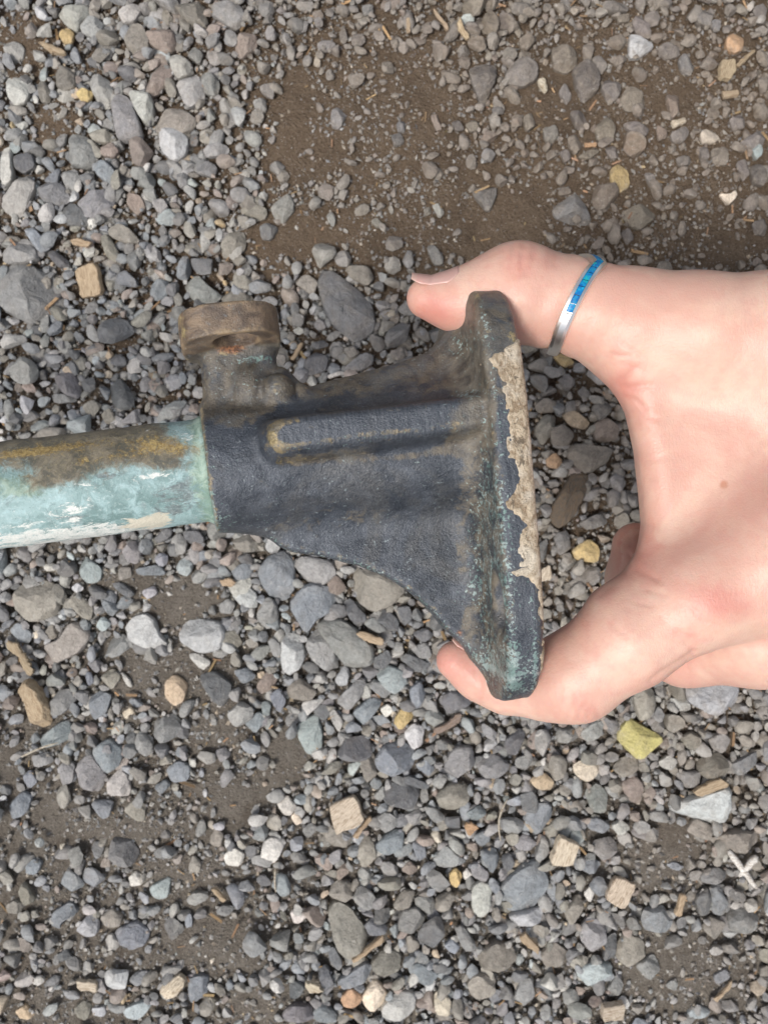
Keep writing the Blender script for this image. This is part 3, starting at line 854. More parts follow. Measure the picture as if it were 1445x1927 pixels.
octa = np.array([(1, 0, 0), (-1, 0, 0), (0, 1, 0), (0, -1, 0), (0, 0, 1), (0, 0, -1)], float)
fc = np.array([(0, 2, 4), (2, 1, 4), (1, 3, 4), (3, 0, 4), (2, 0, 5), (1, 2, 5), (3, 1, 5), (0, 3, 5)])
base = octa[None] * RNG.uniform(0.7, 1.3, (ng, 6, 1)) * RNG.uniform([0.9, 0.6, 0.6], [1.4, 1.0, 0.9], (ng, 1, 3)) + RNG.normal(0, 0.18, (ng, 6, 3))
an = RNG.uniform(0, 2 * math.pi, ng); ca, sa = np.cos(an)[:, None], np.sin(an)[:, None]; nv = 6
gv = np.stack([base[..., 0] * ca - base[..., 1] * sa, base[..., 0] * sa + base[..., 1] * ca, base[..., 2]], -1) * gr[:, None, None]
gv += np.stack([gp[:, 0], gp[:, 1], gz + gr * 0.25], -1)[:, None, :]
gf = (fc[None] + (np.arange(ng) * nv)[:, None, None]).reshape(-1, 3)
obj('grit', mesh_np('grit', gv.reshape(-1, 3), [gf], M_STONE, {'col': np.repeat(np.hstack([gc, 0.2 + 0.4 * gw]), nv, 0)}, smooth=False), ground, kind='stuff')
# the gravel goes on around the measured patch
no = 10000
op = np.stack([RNG.uniform(-1000, 1000, no), RNG.uniform(-1100, 1100, no)], -1)
far_ = np.maximum(np.abs(op[:, 0]) / 235, np.abs(op[:, 1]) / 295)
op = op[(far_ > 1) & (RNG.random(no) < np.exp(-np.maximum(far_ - 1.2, 0) * 0.25))]; no = len(op)
orr = 2.2 + 5.0 * RNG.random(no) ** 2.2; ok = RNG.integers(0, 8, no); oan = RNG.uniform(0, 2 * math.pi, no)
oc = np.array([PAL[c] for c in CODES])[RNG.choice(len(CODES), no, p=np.array([5.5, 4, 3, 4, 1.4, 2, 1.3, .7, .3, .2, .1, .05, .4]) / 22.95)] * RNG.normal(1, 0.15, (no, 1))
ob = np.stack([p[0] for p in PRO[1]])[ok]; ca, sa = np.cos(oan)[:, None], np.sin(oan)[:, None]
ov = np.stack([ob[..., 0] * ca - ob[..., 1] * sa, ob[..., 0] * sa + ob[..., 1] * ca, ob[..., 2]], -1) * orr[:, None, None]
ov += np.stack([op[:, 0], op[:, 1], ground_z(op[:, 0], op[:, 1]) + orr * 0.3], -1)[:, None, :]
of = (PRO[1][0][1][None] + (np.arange(no) * ob.shape[1])[:, None, None]).reshape(-1, 3)
obj('outer_gravel', mesh_np('outer_gravel', ov.reshape(-1, 3), [of], M_STONE, {'col': np.repeat(np.hstack([np.clip(oc, .03, .8), np.full((no, 1), .35)]), ob.shape[1], 0)}, smooth=False), ground, kind='stuff')
# slivers of wood, too many and too small to tell apart
Vs, Qs, Ts, Cs, o = [], [], [], [], 0
for k in range(900):
    px, py = RNG.uniform(-150, 1595), RNG.uniform(-150, 2077)
    L_, w_ = (RNG.uniform(1.5, 4.5), RNG.uniform(0.3, 0.9)) if k > 90 else (RNG.uniform(4, 8), RNG.uniform(0.7, 1.6))
    g = px2g(np.array([[px, py]]))[0]; z = float(level_z(g[:1], g[1:])[0]) + RNG.uniform(-1.5, 2.0)
    V = np.array([[x, y, q] for q in (0, 1) for x, y in ((-1, -.6), (1, -1), (.9, .8), (-.9, 1))], float) * (L_ / 2, w_ / 2, w_ * .45)
    V[:, 2] += V[:, 0] * RNG.normal(0, 0.2)
    V = V @ rotm(RNG, 0.3).T + (g[0], g[1], z)
    Vs.append(V); Qs.append(np.array([[0, 3, 2, 1], [4, 5, 6, 7], [0, 1, 5, 4], [1, 2, 6, 5], [2, 3, 7, 6], [3, 0, 4, 7]]) + o); o += 8
    Cs.append(np.repeat(np.clip(np.array((.40, .27, .16)) * RNG.uniform(.5, 1.35), 0, 1)[None] * RNG.normal(1, .05, 3), 8, 0))
obj('wood_splinters', mesh_np('wood_splinters', np.vstack(Vs), [np.vstack(Qs)], M_WOOD, {'col': np.vstack(Cs)}, smooth=False), ground, kind='stuff')

# ------------------------------------------------------------------ implicit modelling (castings and flesh have soft fillets)
def nrm(v): v = np.asarray(v, float); return v / np.linalg.norm(v)
def smin(a, b, k):
    h = np.maximum(k - np.abs(a - b), 0) / k
    return np.minimum(a, b) - h * h * k * 0.25
def smax(a, b, k): return -smin(-a, -b, k)
def rcone(p, a, b, r1, r2):
    ba = b - a; l2 = ba @ ba; rr = r1 - r2; a2 = l2 - rr * rr; il2 = 1 / l2
    pa = p - a; y = pa @ ba; z = y - l2
    x2 = np.maximum(l2 * (l2 * np.einsum('ij,ij->i', pa, pa) - y * y), 0); y2 = y * y * l2; z2 = z * z * l2
    k = np.sign(rr) * rr * rr * x2
    d = (np.sqrt(x2 * a2 * il2) + y * rr) * il2 - r1
    m1 = np.sign(z) * a2 * z2 > k; m2 = np.sign(y) * a2 * y2 < k
    d = np.where(m2, np.sqrt(x2 + y2) * il2 - r1, d)
    return np.where(m1, np.sqrt(x2 + z2) * il2 - r2, d)
def ellip(p, c, r):
    q = p - c; k0 = np.linalg.norm(q / r, axis=1); k1 = np.linalg.norm(q / (np.asarray(r) ** 2), axis=1)
    return k0 * (k0 - 1) / np.maximum(k1, 1e-6)
def poly2(p, P):
    d = np.full(len(p), 1e12); s = np.ones(len(p))
    for a, b in zip(P, np.roll(P, 1, 0)):
        e = b - a; w = p - a; t = np.clip((w @ e) / (e @ e), 0, 1)
        q = w - t[:, None] * e; d = np.minimum(d, (q * q).sum(1))
        c1 = p[:, 1] >= a[1]; c2 = p[:, 1] < b[1]; c3 = e[0] * w[:, 1] > e[1] * w[:, 0]
        s = np.where((c1 & c2 & c3) | (~c1 & ~c2 & ~c3), -s, s)
    return s * np.sqrt(d)
def extr(d2, h, r):
    a = d2 + r; b = h + r
    return np.minimum(np.maximum(a, b), 0) + np.hypot(np.maximum(a, 0), np.maximum(b, 0)) - r
def rbox(p, c, h, r):
    q = np.abs(p - c) - (np.asarray(h) - r)
    return np.linalg.norm(np.maximum(q, 0), axis=1) + np.minimum(q.max(1), 0) - r

def isosurface(fn, lo, hi, h, coarse=4):
    """surface nets, evaluated only near the surface; then pulled onto it"""
    lo = np.asarray(lo, float); nb = np.ceil((np.asarray(hi) - lo) / (h * coarse)).astype(int)
    cs = [lo[i] + (np.arange(nb[i]) + 0.5) * h * coarse for i in range(3)]
    Cc = np.stack(np.meshgrid(*cs, indexing='ij'), -1).reshape(-1, 3)
    fcs = fn(Cc).reshape(nb)
    near = np.abs(fcs) < h * coarse * 1.6
    nfine = nb * coarse
    f = np.repeat(np.repeat(np.repeat(np.where(fcs < 0, -1e3, 1e3), coarse, 0), coarse, 1), coarse, 2)
    nm = np.repeat(np.repeat(np.repeat(near, coarse, 0), coarse, 1), coarse, 2)
    idx = np.argwhere(nm)
    for s in range(0, len(idx), 400000):
        ii = idx[s:s + 400000]; f[ii[:, 0], ii[:, 1], ii[:, 2]] = fn(lo + (ii + 0.5) * h)
    ins = f < 0
    cnt = sum(ins[a:nfine[0] - 1 + a, b:nfine[1] - 1 + b, c:nfine[2] - 1 + c].astype(np.int8) for a in (0, 1) for b in (0, 1) for c in (0, 1))
    act = np.argwhere((cnt > 0) & (cnt < 8))
    vid = np.full(cnt.shape, -1, np.int32); vid[act[:, 0], act[:, 1], act[:, 2]] = np.arange(len(act))
    acc = np.zeros((len(act), 3)); num = np.zeros(len(act))
    cor = [np.array(c) for c in np.ndindex(2, 2, 2)]
    val = {tuple(c): f[act[:, 0] + c[0], act[:, 1] + c[1], act[:, 2] + c[2]] for c in cor}
    for c in cor:
        for ax in range(3):
            if c[ax]: continue
            e = c.copy(); e[ax] = 1; fa, fb = val[tuple(c)], val[tuple(e)]; m = (fa < 0) != (fb < 0)
            t = np.clip(fa / np.where(m, fa - fb, 1), 0.02, 0.98)
            pos = c[None] + t[:, None] * (e - c)[None]
            acc[m] += pos[m]; num[m] += 1
    V = lo + (act + acc / num[:, None] + 0.5) * h
    Q = []
    for ax in range(3):
        b, c = (ax + 1) % 3, (ax + 2) % 3
        sl0 = [slice(None)] * 3; sl1 = [slice(None)] * 3; sl0[ax] = slice(0, -1); sl1[ax] = slice(1, None)
        chg = np.argwhere(ins[tuple(sl0)] != ins[tuple(sl1)])
        chg = chg[(chg[:, b] > 0) & (chg[:, c] > 0) & (chg[:, b] < nfine[b] - 1) & (chg[:, c] < nfine[c] - 1)]
        o4 = []
        for db, dc in ((-1, -1), (0, -1), (0, 0), (-1, 0)):
            k = chg.copy(); k[:, b] += db; k[:, c] += dc; o4.append(vid[k[:, 0], k[:, 1], k[:, 2]])
        q = np.stack(o4, -1); inside = ins[chg[:, 0], chg[:, 1], chg[:, 2]]
        q[~inside] = q[~inside][:, ::-1]; Q.append(q[(q >= 0).all(1)])
    Q = np.vstack(Q)
    g = grad(fn, V); V = V - np.clip(fn(V), -h, h)[:, None] * g
    return V, Q, grad(fn, V)
def grad(fn, V, e=0.2):
    g = sum(np.array(k)[None] * fn(V + np.array(k) * e)[:, None] for k in ((1, -1, -1), (-1, -1, 1), (-1, 1, -1), (1, 1, 1)))
    return g / np.maximum(np.linalg.norm(g, axis=1), 1e-9)[:, None]
T3 = np.random.default_rng(11).random((32, 32, 32))
def vnoise3(p, cell):
    q = p / cell + 500.0; i = np.floor(q).astype(int); f = q - i; f = f * f * (3 - 2 * f); i %= 32; j = (i + 1) % 32; r = 0
    for a in (0, 1):
        for b in (0, 1):
            for c in (0, 1):
                w = (f[:, 0] if a else 1 - f[:, 0]) * (f[:, 1] if b else 1 - f[:, 1]) * (f[:, 2] if c else 1 - f[:, 2])
                r = r + w * T3[(j if a else i)[:, 0], (j if b else i)[:, 1], (j if c else i)[:, 2]]
    return r - 0.5
def vert_normals(V, Q):
    fn = np.cross(V[Q[:, 2]] - V[Q[:, 0]], V[Q[:, 3]] - V[Q[:, 1]])
    N = np.stack([sum(np.bincount(Q[:, k], fn[:, a], len(V)) for k in range(4)) for a in range(3)], -1)
    return N / np.maximum(np.linalg.norm(N, axis=1), 1e-12)[:, None]

# ------------------------------------------------------------------ the bronze bracket: u along the rod, v across, w up towards the lens
OB = W(393, 884, 252)
UB = nrm(OB - W(0, 932, 244)); WB = nrm(np.array([0, 0, 1.0]) - UB[2] * UB); VB = np.cross(WB, UB)
MB = np.stack([UB, VB, WB])                                   # world -> local rows
def loc(px, py, w0):
    r = W(px, py, 1.0) - (0, 0, H); t = (w0 - (np.array([0, 0, H]) - OB) @ WB) / (r @ WB)
    return MB @ (np.array([0, 0, H]) + t * r - OB)

WEB = np.array([(2, -12), (13.2, -19.5), (16, -23.2), (19.2, -25.2), (29, -28.2), (37, -31.4), (45, -36), (50, -40.6), (54.6, -45.7), (59, -52.5),
                (63.4, -57.5), (66, -62), (73, -69), (76, -69), (78, 0), (2, 0)], float)
TOPP = np.array([(24, 0), (24, 16.5), (48, 21.5), (64, 25), (70, 29.5), (75, 36), (78, 39), (80, 38), (82, 0)], float)
def f_barrel(p):
    r = np.hypot(p[:, 1], p[:, 2] * 1.0)
    rad = 17.4 + np.clip((p[:, 0] - 30) / 45, 0, 1) * 2.0
    d = extr(r - rad, np.abs(p[:, 0] - 39) - 39, 1.0)
    return smax(d, -extr(r - 14.05, np.abs(p[:, 0] + 2) - 10, 0.1), 0.6)
def f_web(p):
    a = extr(poly2(p[:, :2], WEB), np.abs(p[:, 2] + 1.0) - 4.0, 2.0)
    b = extr(poly2(p[:, :2], TOPP), np.abs(p[:, 2] + 3.0) - 8.0, 4.0)
    return np.minimum(a, b)
def f_rib(p):
    top = 26.4 + 0.02 * (p[:, 0] - 20) - 0.022 * (p[:, 1] - 4.6) ** 2
    dr = np.clip(top - p[:, 2], 0, 12)                        # draft: wider at the root
    v = p[:, 1] - 4.6; v = np.where(v < 0, v + 0.34 * dr, v - 0.12 * dr)
    v = np.where(np.sign(v) == np.sign(p[:, 1] - 4.6), v, 0)
    nose = np.hypot(np.minimum(p[:, 0] - 20.6 + 0.30 * dr, 0), v) - 4.0
    d2 = np.where(p[:, 0] + 0.30 * dr < 20.6, nose, np.abs(v) - 4.0) * 0.95
    d = extr(d2, np.maximum(p[:, 2] - top, 5 - p[:, 2]), 1.8)
    return np.maximum(d, p[:, 0] - 78)
def f_flange(p):
    uc = 76.2 + 0.052 * (p[:, 1] + 10)
    v = (p[:, 1] + 17.0) / 56.0; w = p[:, 2]
    # straight side towards the lens, oval on the far side
    wn = np.where(w > 0, w / 30.5, w / 27.0)
    e = np.where(w > 0, 3.8, 2.0)
    k = (np.abs(v) ** e + np.abs(wn) ** e) ** (1 / e)
    d2 = (k - 1) * 30.0
    return extr(d2, np.abs(p[:, 0] - uc) - 4.9, 2.2)
def f_lug(p):
    c = np.array([10.4, 35.2, 5.5])
    ta = math.radians(7); dv = (p[:, 1] - c[1]) * math.cos(ta) - (p[:, 2] - c[2]) * math.sin(ta)
    dw = (p[:, 2] - c[2]) * math.cos(ta) + (p[:, 1] - c[1]) * math.sin(ta)
    x = p[:, 0] - c[0]
    wob = 0.35 * np.sin(x * 0.5 + 1) + 0.25 * np.sin(x * 1.3)
    disc = extr((np.abs(x / 13.2) ** 2.8 + np.abs(dw / 13.2) ** 2.8) ** (1 / 2.8) * 13.2 - 13.2 + wob * 0.25, np.abs(dv) - 4.3, 0.6)
    hole = np.hypot(x - 1.2, dw - 5.2) - 5.7
    disc = smax(disc, -hole, 1.0)
    neck = rbox(np.stack([p[:, 0] - 0.08 * (p[:, 1] - 25), p[:, 1], p[:, 2]], -1), np.array([11.6, 21, -3.0]), (10.2, 12.5, 9.5), 4.5)
    lump = ellip(p, np.array([20.8, 18.4, 7.4]), (4.6, 4.4, 4.4))
    lump2 = ellip(p, np.array([13.6, 20.2, 5.4]), (5.2, 6.2, 4.2))
    stub = rcone(p, np.array([22.0, 22.0, 3.0]), np.array([27.5, 17.0, 6.5]), 3.4, 1.8)
    d = smin(neck, disc, 2.2)
    d = smin(smin(d, lump2, 2.2), smin(lump, stub, 0.8), 1.1)
    return d
HB = loc(918, 1140, 22)
def f_cast(p):
    d = smin(f_barrel(p), f_web(p), 7.0)
    d = smin(d, f_flange(p), 9.0)
    d = smin(d, f_lug(p), 3.0)
    d = smin(d, f_rib(p), 1.7)
    # keep the bore and the end face of the socket clean, sink the bolt hole in the flange
    r = np.hypot(p[:, 1], p[:, 2])
    d = smax(d, -(np.maximum(r - 14.1, np.abs(p[:, 0] + 2) - 9)), 0.5)
    hx = p[:, 0] - 66.5; hv = (p[:, 1] - HB[1]); hw = p[:, 2] - 21.5
    hol = np.maximum(np.hypot(hv / 1.75, hw) - (3.4 + np.clip(5.5 - hx, 0, 6) * 0.5), np.abs(hx) - 9)
    return smax(d, -hol, 1.2)
CV, CQ, CN = isosurface(f_cast, (-8, -78, -36), (92, 52, 40), 0.54)
CV0 = CV
def curvature(V, Q, N):
    S = np.zeros_like(V); n = np.zeros(len(V))
    for a, b in ((0, 1), (1, 2), (2, 3), (3, 0)):
        for x, y in ((a, b), (b, a)):
            for k in range(3): S[:, k] += np.bincount(Q[:, x], V[Q[:, y], k], len(V))
            n += np.bincount(Q[:, x], minlength=len(V))
    return np.einsum('ij,ij->i', V - S / np.maximum(n, 1)[:, None], N)
CC = curvature(CV, CQ, CN)
for _ in range(2):                                            # spread over the neighbours
    acc = np.bincount(CQ.ravel(), np.repeat(CC[CQ].mean(1), 4), len(CV)); CC = acc / np.maximum(np.bincount(CQ.ravel(), minlength=len(CV)), 1)
CV = CV + CN * (vnoise3(CV, 9.0) * 0.34 + vnoise3(CV, 3.7) * 0.24 + vnoise3(CV, 1.5) * 0.16)[:, None]
CN = vert_normals(CV, CQ)

# corrosion fields, in bracket millimetres: crusts by place, and brown also paints the shaded side
def blob(p, c, ru, rv):
    return np.exp(-(((p[:, 0] - c[0]) / ru) ** 2 + ((p[:, 1] - c[1]) / rv) ** 2))
def bl(p, px, py, w0, ru, rv, amp=1.0): return amp * blob(p, loc(px, py, w0), ru, rv)
CRE = np.array([loc(x, y, 29)[:2] for x, y in [(990, 610), (978, 634), (913, 677), (928, 693), (942, 724), (949, 776), (952, 828), (958, 860), (973, 902), (954, 950),
      (966, 968), (984, 985), (984, 1009), (973, 1033), (963, 1075), (974, 1066), (978, 1086), (986, 1066), (989, 1088), (1006, 1100), (1012, 1160), (1018, 1200), (1022, 1240), (1040, 1290)]])
o_ = np.argsort(-CRE[:, 1]); CRE = CRE[o_]
def sstep(x, a, b): t = np.clip((x - a) / (b - a), 0, 1); return t * t * (3 - 2 * t)
def cast_fields(p):
    ub = np.interp(-p[:, 1], -CRE[:, 1], CRE[:, 0])
    cream = np.clip((p[:, 0] - ub) / 3.0, -1, 1) * (p[:, 2] > 12) + (p[:, 2] <= 12) * -1.0
    up = sstep(p[:, 1], 9, 19)                                # brown patina on the side away from the light, its shade painted in
    plate = sstep(p[:, 0] - 0.052 * (p[:, 1] + 10), 63, 67.5) * (1 - sstep(p[:, 0] - 0.052 * (p[:, 1] + 10), 71.5, 73.5))
    brown = 0.55 * up + 0.42 * plate + bl(p, 440, 750, 10, 12, 8, .6) + bl(p, 870, 820, 24, 4, 5, .75) + bl(p, 905, 700, 20, 7, 16, .35) \
        + bl(p, 600, 862, 18, 14, 1.3, .8) + bl(p, 760, 858, 18, 16, 1.3, .6) + bl(p, 430, 600, 18, 16, 6, .5) + bl(p, 620, 980, 4, 30, 3, .22)
    brown = brown - bl(p, 400, 715, 8, 3.6, 7, .55) + bl(p, 455, 735, 10, 5, 6, .35)
    green = bl(p, 460, 715, 9, 4, 5, .3) + bl(p, 395, 690, 9, 3, 5, .25) + bl(p, 390, 900, 10, 1.4, 16, .7) + bl(p, 400, 980, 10, 5, 6, .4) + bl(p, 943, 1120, 28, 2.0, 26, .52) + bl(p, 927, 920, 26, 1.4, 18, .48) \
        + bl(p, 880, 745, 22, 3, 2, .9) + bl(p, 876, 640, 16, 3, 5, .45) + bl(p, 960, 1250, 16, 6, 6, .5) + bl(p, 480, 668, 12, 6, 1.2, .9) + bl(p, 905, 1110, 20, 2, 3.5, .5)
    rimu = p[:, 0] - 0.052 * (p[:, 1] + 10)
    green = green + 0.34 * np.exp(-((rimu - 73.2) / 1.6) ** 2) * (p[:, 2] > 22) + 0.17 * sstep(-p[:, 1], 48, 66) * (p[:, 0] > 64)
    edge = np.exp(-((poly2(p[:, :2], WEB) + 0.4) / 0.8) ** 2) * (p[:, 1] < -19); green = green + 0.5 * edge
    green = green + 0.2 * np.exp(-((p[:, 1] + 15) / 3.0) ** 2) * (p[:, 0] < 14) + 0.2 * np.exp(-((p[:, 1] - 1.5) / 2.0) ** 2) * (p[:, 2] > 20)
    gold = bl(p, 512, 820, 22, 2.4, 5, .72) + bl(p, 560, 864, 20, 8, 1.1, .65) + bl(p, 962, 632, 28, 1.8, 4.5, 1.0) + bl(p, 340, 610, 14, 1.6, 5, .75) \
        + bl(p, 585, 806, 24, 1.6, 1.4, .6) + bl(p, 622, 800, 24, 1.5, 1.6, .6) + bl(p, 430, 655, 10, 7.5, 1.6, .75) + bl(p, 600, 780, 24, 18, 1.0, .3)
    rust = bl(p, 436, 652, 10, 4.6, 1.5, 1.1) * (p[:, 2] > 2) + bl(p, 868, 1192, 5, 1.2, 1.2, .9)
    white = bl(p, 1000, 1230, 20, 3, 9, .5) + bl(p, 860, 900, 6, 2, 2, .35) + bl(p, 780, 935, 4, 3, 3, .25) + bl(p, 955, 1270, 14, 7, 5, .5)
    wear = sstep(p[:, 2], 24.2, 25.8) * (np.abs(p[:, 1] - 4.4) < 4.3) * (1 - sstep(p[:, 0], 64, 70)) + 0.8 * sstep(p[:, 2], 27.5, 29.5) * sstep(p[:, 0], 70, 73)
    tan = sstep(p[:, 1], 29.5, 31.5) * (1 - sstep(p[:, 0], 26, 30)) * (0.75 + 0.25 * sstep(-p[:, 0], -6, 2))
    tan = np.maximum(tan, 0.52 * plate * (p[:, 2] > 8))
    hd = np.hypot((p[:, 1] - HB[1]) / 1.75, p[:, 2] - 21.5)
    inh = (1 - sstep(hd, 4.6, 6.4)) * (p[:, 0] > 58); tan = np.maximum(tan, 0.5 * inh); wear = wear * (1 - inh); cream = np.where(inh > .3, -1, cream)
    green = green * (1 - inh) + 0.45 * np.exp(-((hd - 6.4) / 0.7) ** 2) * (p[:, 0] > 58) * (p[:, 1] > HB[1])
    return brown, green, cream, gold, rust, white, wear, tan

def bronze_material():
    n = NT('bronze')
    a = n.sep(n.attr('fa')); b = n.sep(n.attr('fb')); fc_ = n.sep(n.attr('fc')); wear, tan, edge = fc_[0], fc_[1], fc_[2]
    brown, green, cream, gold, rust, white = a[0], a[1], a[2], b[0], b[1], b[2]
    n1 = n.noise(55, 5, 0.6, 0.4); n2 = n.noise(240, 6, 0.66, 0.5); n3 = n.noise(1300, 4, 0.7); n4 = n.noise(120, 5, 0.65, 0.8)
    c = n.mix(n.ss(n4, 0.32, 0.68), (0.039, 0.047, 0.062), (0.100, 0.113, 0.137))
    c = n.mix(n.math('MULTIPLY', n.ss(n2, 0.5, 0.75), 0.55), c, (0.10, 0.108, 0.122))
    c = n.mix(n.math('MULTIPLY', n.ss(n3, 0.5, 0.8), 0.45), c, (0.16, 0.175, 0.195))
    c = n.mix(n.math('MULTIPLY', n.ss(n3, 0.48, 0.3), 0.5), c, (0.022, 0.028, 0.042))
    c = n.mix(n.math('MULTIPLY', n.ss(n.noise(38, 4, 0.65, 0.8), 0.50, 0.66), 0.45), c, n.mix(n.ss(n3, 0.35, 0.65), (0.072, 0.070, 0.070), (0.15, 0.145, 0.135)))
    gr = n.noise(1900, 3, 0.75)
    c = n.mix(n.math('MULTIPLY', n.ss(gr, 0.56, 0.74), 0.65), c, (0.17, 0.19, 0.21))
    c = n.mix(n.math('MULTIPLY', n.ss(gr, 0.42, 0.28), 0.6), c, (0.022, 0.028, 0.040))
    # bare metal rubbed by a wire brush on the rib and rim
    stre = n.noise(1.0, 4, 0.65, co=n.scaled((1700, 150, 150)))
    wc = n.mix(n.ss(stre, 0.35, 0.68), (0.048, 0.057, 0.074), (0.112, 0.124, 0.145))
    wm = n.math('ADD', wear, n.math('MULTIPLY', n.math('SUBTRACT', n2, 0.5), 0.9))
    c = n.mix(n.math('MULTIPLY', n.ss(wm, 0.45, 0.8), 0.7), c, wc)
    bm = n.math('ADD', brown, n.math('MULTIPLY', n.math('SUBTRACT', n2, 0.5), 1.3))
    bm = n.math('ADD', bm, n.math('MULTIPLY', n.math('SUBTRACT', n1, 0.5), 1.0))
    bcol = n.mix(n.ss(n2, 0.35, 0.65), (0.050, 0.042, 0.034), (0.150, 0.124, 0.088))
    bcol = n.mix(n.math('MULTIPLY', n.ss(n4, 0.45, 0.62), 0.7), bcol, (0.098, 0.100, 0.098))
    bcol = n.mix(n.math('MULTIPLY', n.ss(n3, 0.55, 0.75), 0.5), bcol, (0.22, 0.185, 0.12))
    c = n.mix(n.math('MULTIPLY', n.ss(bm, 0.24, 0.55), 0.88), c, bcol)
    em = n.math('ADD', edge, n.math('MULTIPLY', n.math('SUBTRACT', n.noise(420, 6, 0.75, 0.5), 0.5), 1.8))
    c = n.mix(n.math('MULTIPLY', n.ss(em, 0.40, 0.75), 0.85), c, n.mix(n.ss(n2, 0.4, 0.6), (0.17, 0.15, 0.11), (0.36, 0.28, 0.155)))
    tn = n.math('ADD', tan, n.math('MULTIPLY', n.math('SUBTRACT', n4, 0.5), 1.2))
    c = n.mix(n.math('MULTIPLY', n.ss(tn, 0.35, 0.75), 0.7), c, n.mix(n.ss(tan, 0.6, 0.72), n.mix(n.ss(n2, 0.35, 0.65), (0.12, 0.105, 0.085), (0.26, 0.225, 0.17)), n.mix(n.ss(n2, 0.35, 0.65), (0.115, 0.074, 0.047), (0.30, 0.205, 0.128))))
    gm = n.math('ADD', green, n.math('MULTIPLY', n.math('SUBTRACT', n.noise(1050, 3, 0.6, 0.6), 0.5), 3.6))
    c = n.mix(n.math('MULTIPLY', n.ss(gm, 0.66, 0.86), 0.85), c, n.mix(n.ss(n2, 0.4, 0.6), (0.17, 0.27, 0.25), (0.36, 0.45, 0.44)))
    fl = n.math('MULTIPLY', n.ss(n.noise(800, 4, 0.65), 0.61, 0.69), n.ss(n1, 0.42, 0.58))
    c = n.mix(n.math('MULTIPLY', fl, 0.55), c, (0.34, 0.40, 0.42))
    go = n.math('ADD', gold, n.math('MULTIPLY', n.math('SUBTRACT', n.noise(380, 5, 0.72, 0.8), 0.5), 2.8))
    c = n.mix(n.math('MULTIPLY', n.ss(go, 0.6, 0.9), 0.8), c, n.mix(n.ss(n3, 0.4, 0.65), (0.17, 0.13, 0.055), (0.42, 0.33, 0.17)))
    ru = n.math('ADD', rust, n.math('MULTIPLY', n.math('SUBTRACT', n2, 0.5), 1.2))
    c = n.mix(n.math('MULTIPLY', n.ss(ru, 0.35, 0.95), 0.9), c, n.mix(n.ss(n3, 0.42, 0.58), (0.085, 0.035, 0.02), (0.36, 0.16, 0.075)))
    wh = n.math('ADD', white, n.math('MULTIPLY', n.math('SUBTRACT', n.noise(700, 5, 0.75), 0.5), 2.8))
    c = n.mix(n.math('MULTIPLY', n.ss(wh, 0.66, 0.95), 0.75), c, (0.50, 0.52, 0.51))
    hgt = n.math('ADD', n.math('MULTIPLY', n2, 0.35), n.math('MULTIPLY', n3, 0.4))
    hgt = n.math('ADD', hgt, n.math('MULTIPLY', gr, 0.35))
    n.bump(hgt, 1.0, 0.0006)
    rg = n.math('MULTIPLY', n2, 0.35)
    mt = n.math('MULTIPLY', n.math('SUBTRACT', 1.0, n.ss(bm, 0.24, 0.55)), 0.4)
    return n.done(c, n.math('ADD', rg, 0.20), spec=0.8, metal=mt)
M_BRONZE = bronze_material()

bracket = bpy.data.objects.new('bracket', None); COL.objects.link(bracket)
bracket.matrix_world = Matrix.Translation(Vector(OB * 0.001)) @ Matrix(MB.T.tolist()).to_4x4()
bracket['label'] = 'weathered bronze bracket with rod, flange and side lug, gripped by the hand'; bracket['category'] = 'bracket'
fb, fg, fcr, fgo, fru, fwh, fwe, fta = cast_fields(CV0); FC = np.stack([fwe, fta, np.clip(CC / 0.034, 0, 1.3) * (0.55 + 0.5 * (CV0[:, 2] > 18) * (CV0[:, 0] < 66) * ((CV0[:, 0] < 24) | (np.abs(CV0[:, 1] - 0.5) < 3)))], -1)
FA = np.stack([fb, fg, fcr], -1); FB = np.stack([fgo, fru, fwh], -1)
parts = {'barrel': f_barrel, 'web': f_web, 'rib': f_rib, 'flange': f_flange, 'lug': f_lug}
fcn = CV[CQ].mean(1)
D = np.stack([fn(fcn) for fn in parts.values()], -1); D[:, 1] += 0.6
own = D.argmin(1)
for k, nm in enumerate(parts):
    q = CQ[own == k]; use, inv = np.unique(q, return_inverse=True)
    me = mesh_np(nm, CV[use], [inv.reshape(-1, 4)], M_BRONZE, {'fa': FA[use], 'fb': FB[use], 'fc': FC[use]}, normals=CN[use])
    po = obj(nm, me, bracket)
    if nm == 'flange': flange = po

# old bedding compound torn along the rim: a crust of its own, thickest where it was squeezed out
def sealant_material():
    n = NT('sealant')
    n3 = n.noise(1300, 4, 0.7); st = n.noise(1.0, 6, 0.72, 0.8, co=n.scaled((520, 300, 420))); lo = n.noise(110, 5, 0.7, 0.5)
    c = n.mix(n.ss(st, 0.36, 0.62), (0.30, 0.22, 0.145), (0.66, 0.55, 0.41))
    c = n.mix(n.math('MULTIPLY', n.ss(lo, 0.46, 0.62), 0.65), c, (0.74, 0.67, 0.56))
    c = n.mix(n.math('MULTIPLY', n.ss(n.noise(170, 5, 0.75, 1.6), 0.57, 0.64), 0.8), c, (0.13, 0.105, 0.08))
    c = n.mix(n.math('MULTIPLY', n.ss(n3, 0.55, 0.78), 0.5), c, (0.82, 0.76, 0.66))
    c = n.mix(n.math('MULTIPLY', n.ss(n3, 0.42, 0.26), 0.6), c, (0.20, 0.14, 0.09))
    n.bump(n.math('ADD', n.math('MULTIPLY', st, 0.7), n.math('MULTIPLY', n3, 0.5)), 1.0, 0.0012)
    return n.done(c, 0.85, spec=0.2)
SV, SQ, SN = isosurface(f_cast, (66, -76, 13), (92, 34, 36), 0.36)
sfield = cast_fields(SV)[2]
